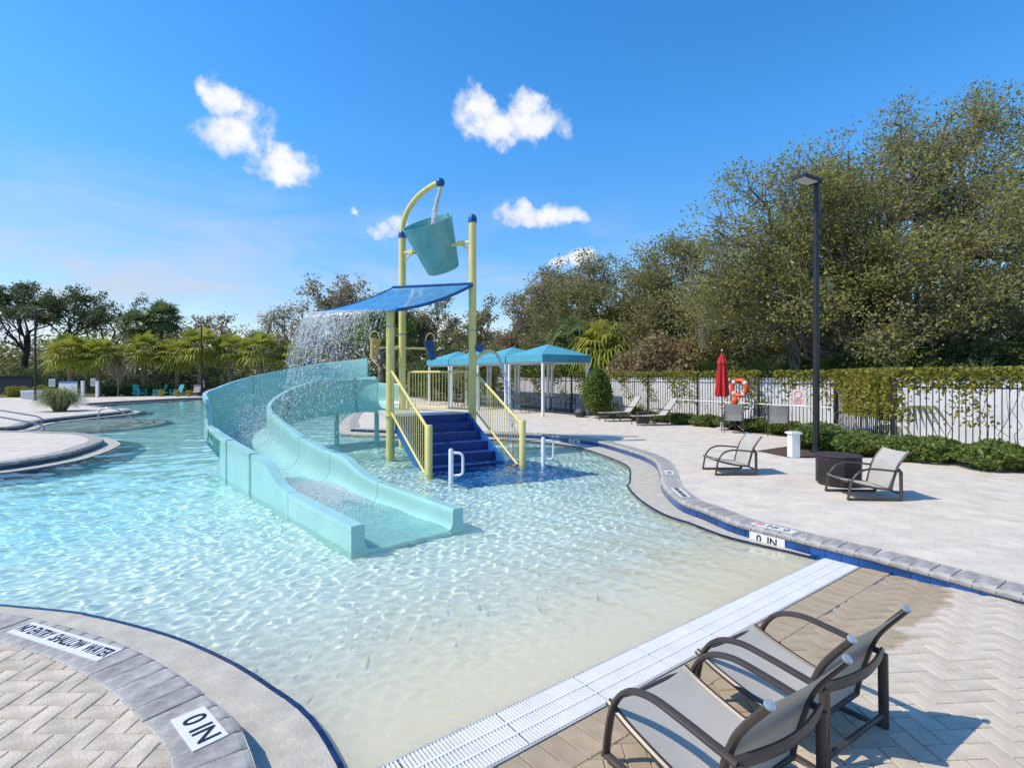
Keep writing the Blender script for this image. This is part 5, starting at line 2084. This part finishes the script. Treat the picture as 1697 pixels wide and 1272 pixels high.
def drops(name, label, P_, size, vel=None, stretch=1.0):
    n_ = len(P_)
    s = np.asarray(size).reshape(-1, 1, 1) * np.ones((n_, 1, 1))
    V = OCT[None] * s
    if vel is not None:
        v = vel / (np.linalg.norm(vel, axis=1, keepdims=True) + 1e-9)
        V = V + v[:, None, :] * (V @ v[:, :, None]) * (stretch - 1)
    V = (V + P_[:, None, :]).reshape(-1, 3)
    F = (OCF[None] + 6 * np.arange(n_)[:, None, None]).reshape(-1, 3)
    o = np_mesh(name, V, F, spray_m)
    o['kind'] = 'stuff'
    o['label'] = label
    return o


rng = np.random.default_rng(9)
A3, B3 = np.array(A_), np.array(B_)


def fall(P0, v0, t):
    return P0 + v0 * t[:, None] + np.array((0, 0, -4.9)) * (t ** 2)[:, None], v0 + np.array((0, 0, -9.8)) * t[:, None]


n_ = 15000
u_ = rng.beta(2.2, 1.0, n_)
strand = np.round(u_ * 30) / 30 + rng.normal(size=n_) * .008
P0 = A3 + (B3 - A3) * np.clip(np.where(rng.random(n_) < .6, strand, u_), 0, 1)[:, None] + np.array((0, 0, .05))
v0 = np.array((-.95, -.62, -.35)) + rng.normal(size=(n_, 3)) * np.array((.13, .13, .10))
v0 *= (.50 + .60 * u_)[:, None]
t = rng.uniform(0, 1, n_) ** .9 * .80
P_, vv = fall(P0, v0, t)
keep = (P_[:, 2] > .35) & (rng.random(n_) < 1.05 - t * .95)
drops('falling_water', 'white drops of water scattering from the low edge of the rain panel', P_[keep], rng.gamma(2.0, .0015, keep.sum()) + .0018, vv[keep], 3.5)
# unbroken ribbons where the sheet leaves the edge
V, F = [], []
for k in range(150):
    u0 = rng.beta(2.0, 1.0)
    p0 = A3 + (B3 - A3) * u0 + np.array((0, 0, .05))
    v1 = (np.array((-.95, -.62, -.35)) + rng.normal(size=3) * .07) * (.50 + .60 * u0)
    t0, t1 = (0, rng.uniform(.12, .40)) if k % 3 else (rng.uniform(.1, .35), rng.uniform(.4, .7))
    w0_ = rng.uniform(.003, .011)
    al = (B3 - A3) / np.linalg.norm(B3 - A3)
    ph = rng.uniform(0, 6)
    for j in range(13):
        q = t0 + (t1 - t0) * j / 12
        p = p0 + v1 * q + np.array((0, 0, -4.9 * q * q)) + al * .02 * math.sin(ph + q * 22)
        w_ = w0_ * (1 - .8 * j / 12) * (.6 + .4 * math.sin(ph + j * 1.9)) + .001
        V += [p - al * w_, p + al * w_]
        if j:
            i0_ = len(V) - 4
            F.append((i0_, i0_ + 1, i0_ + 3, i0_ + 2))
o = np_mesh('water_sheet', np.array(V), np.array(F), spray_m)
o['kind'] = 'stuff'
o['label'] = 'torn sheet of water leaving the low edge of the rain panel'
# thin flow of water down the flume and white streaks in it
n_ = 5200
tt = rng.uniform(.35, 1.75, n_)
ww = rng.normal(.12, .2, n_)
P_, vv = [], []
for q, w_ in zip(tt, ww):
    p, o_ = slide_frame(q)
    p2, _ = slide_frame(q + .01)
    P_.append(tuple(p + o_ * float(np.clip(w_, -.26, .26)) + Vector((0, 0, keyed(FLO, q) + .006))))
    vv.append(tuple(p2 - p))
drops('flume_flow', 'white streaks of water running down the slide floor', np.array(P_), rng.uniform(.003, .008, n_), np.array(vv), 9)
# stream into the bucket
n_ = 2600
P0 = np.array((bx + .02, by, bz - .22)) + rng.normal(size=(n_, 3)) * .015
v0 = np.array((-.55, -.25, -1.6)) + rng.normal(size=(n_, 3)) * .12
t = rng.uniform(0, .34, n_)
P_, vv = fall(P0, v0, t)
drops('pouring_water', 'white jet of water falling into the tipping bucket', P_, rng.uniform(.004, .010, n_), vv, 3.5)
# arc from the spout
n_ = 900
P0 = np.array((P3.x + .58, P3.y + .03, 2.53)) + rng.normal(size=(n_, 3)) * .012
v0 = np.array((.75, -.1, -.1)) + rng.normal(size=(n_, 3)) * .09
t = rng.uniform(0, .66, n_)
P_, vv = fall(P0, v0, t)
drops('spout_water', 'thin arc of water falling from the yellow spout', P_, rng.uniform(.005, .014, n_), vv, 2.2)
# spray thrown up over the inner wall of the slide
n_ = 14000
tt = rng.normal(1.0, .18, n_)
P_ = np.array([tuple(slide_frame(min(max(q, .4), 1.5))[0] - slide_frame(min(max(q, .4), 1.5))[1] * float(w_) + Vector((0, 0, keyed(FLO, q)))) for q, w_ in zip(tt, rng.normal(.25, .35, n_))])
P_ += np.stack([rng.normal(size=n_) * .12, rng.normal(size=n_) * .12, rng.gamma(1.6, .33, n_)], 1)
drops('slide_spray', 'fine white spray leaping over the curved slide wall', P_, rng.gamma(1.6, .0016, n_) + .0018)
# foam where the flume meets the run-out
n_ = 7000
tt = rng.normal(1.86, .15, n_)
ww = rng.uniform(-.52, .52, n_)
P_ = np.array([tuple(slide_frame(q)[0] + slide_frame(q)[1] * float(w_)) for q, w_ in zip(tt, ww)])
P_[:, 2] = WZ + np.abs(rng.normal(size=n_)) * .05 * np.exp(-((tt - 1.80) / .12) ** 2) + .004
fo = drops('slide_foam', 'patch of white foam where the slide empties into its run-out', P_, rng.uniform(.003, .011, n_), np.tile(np.array((1., -1, 0)), (n_, 1)), 1.8)
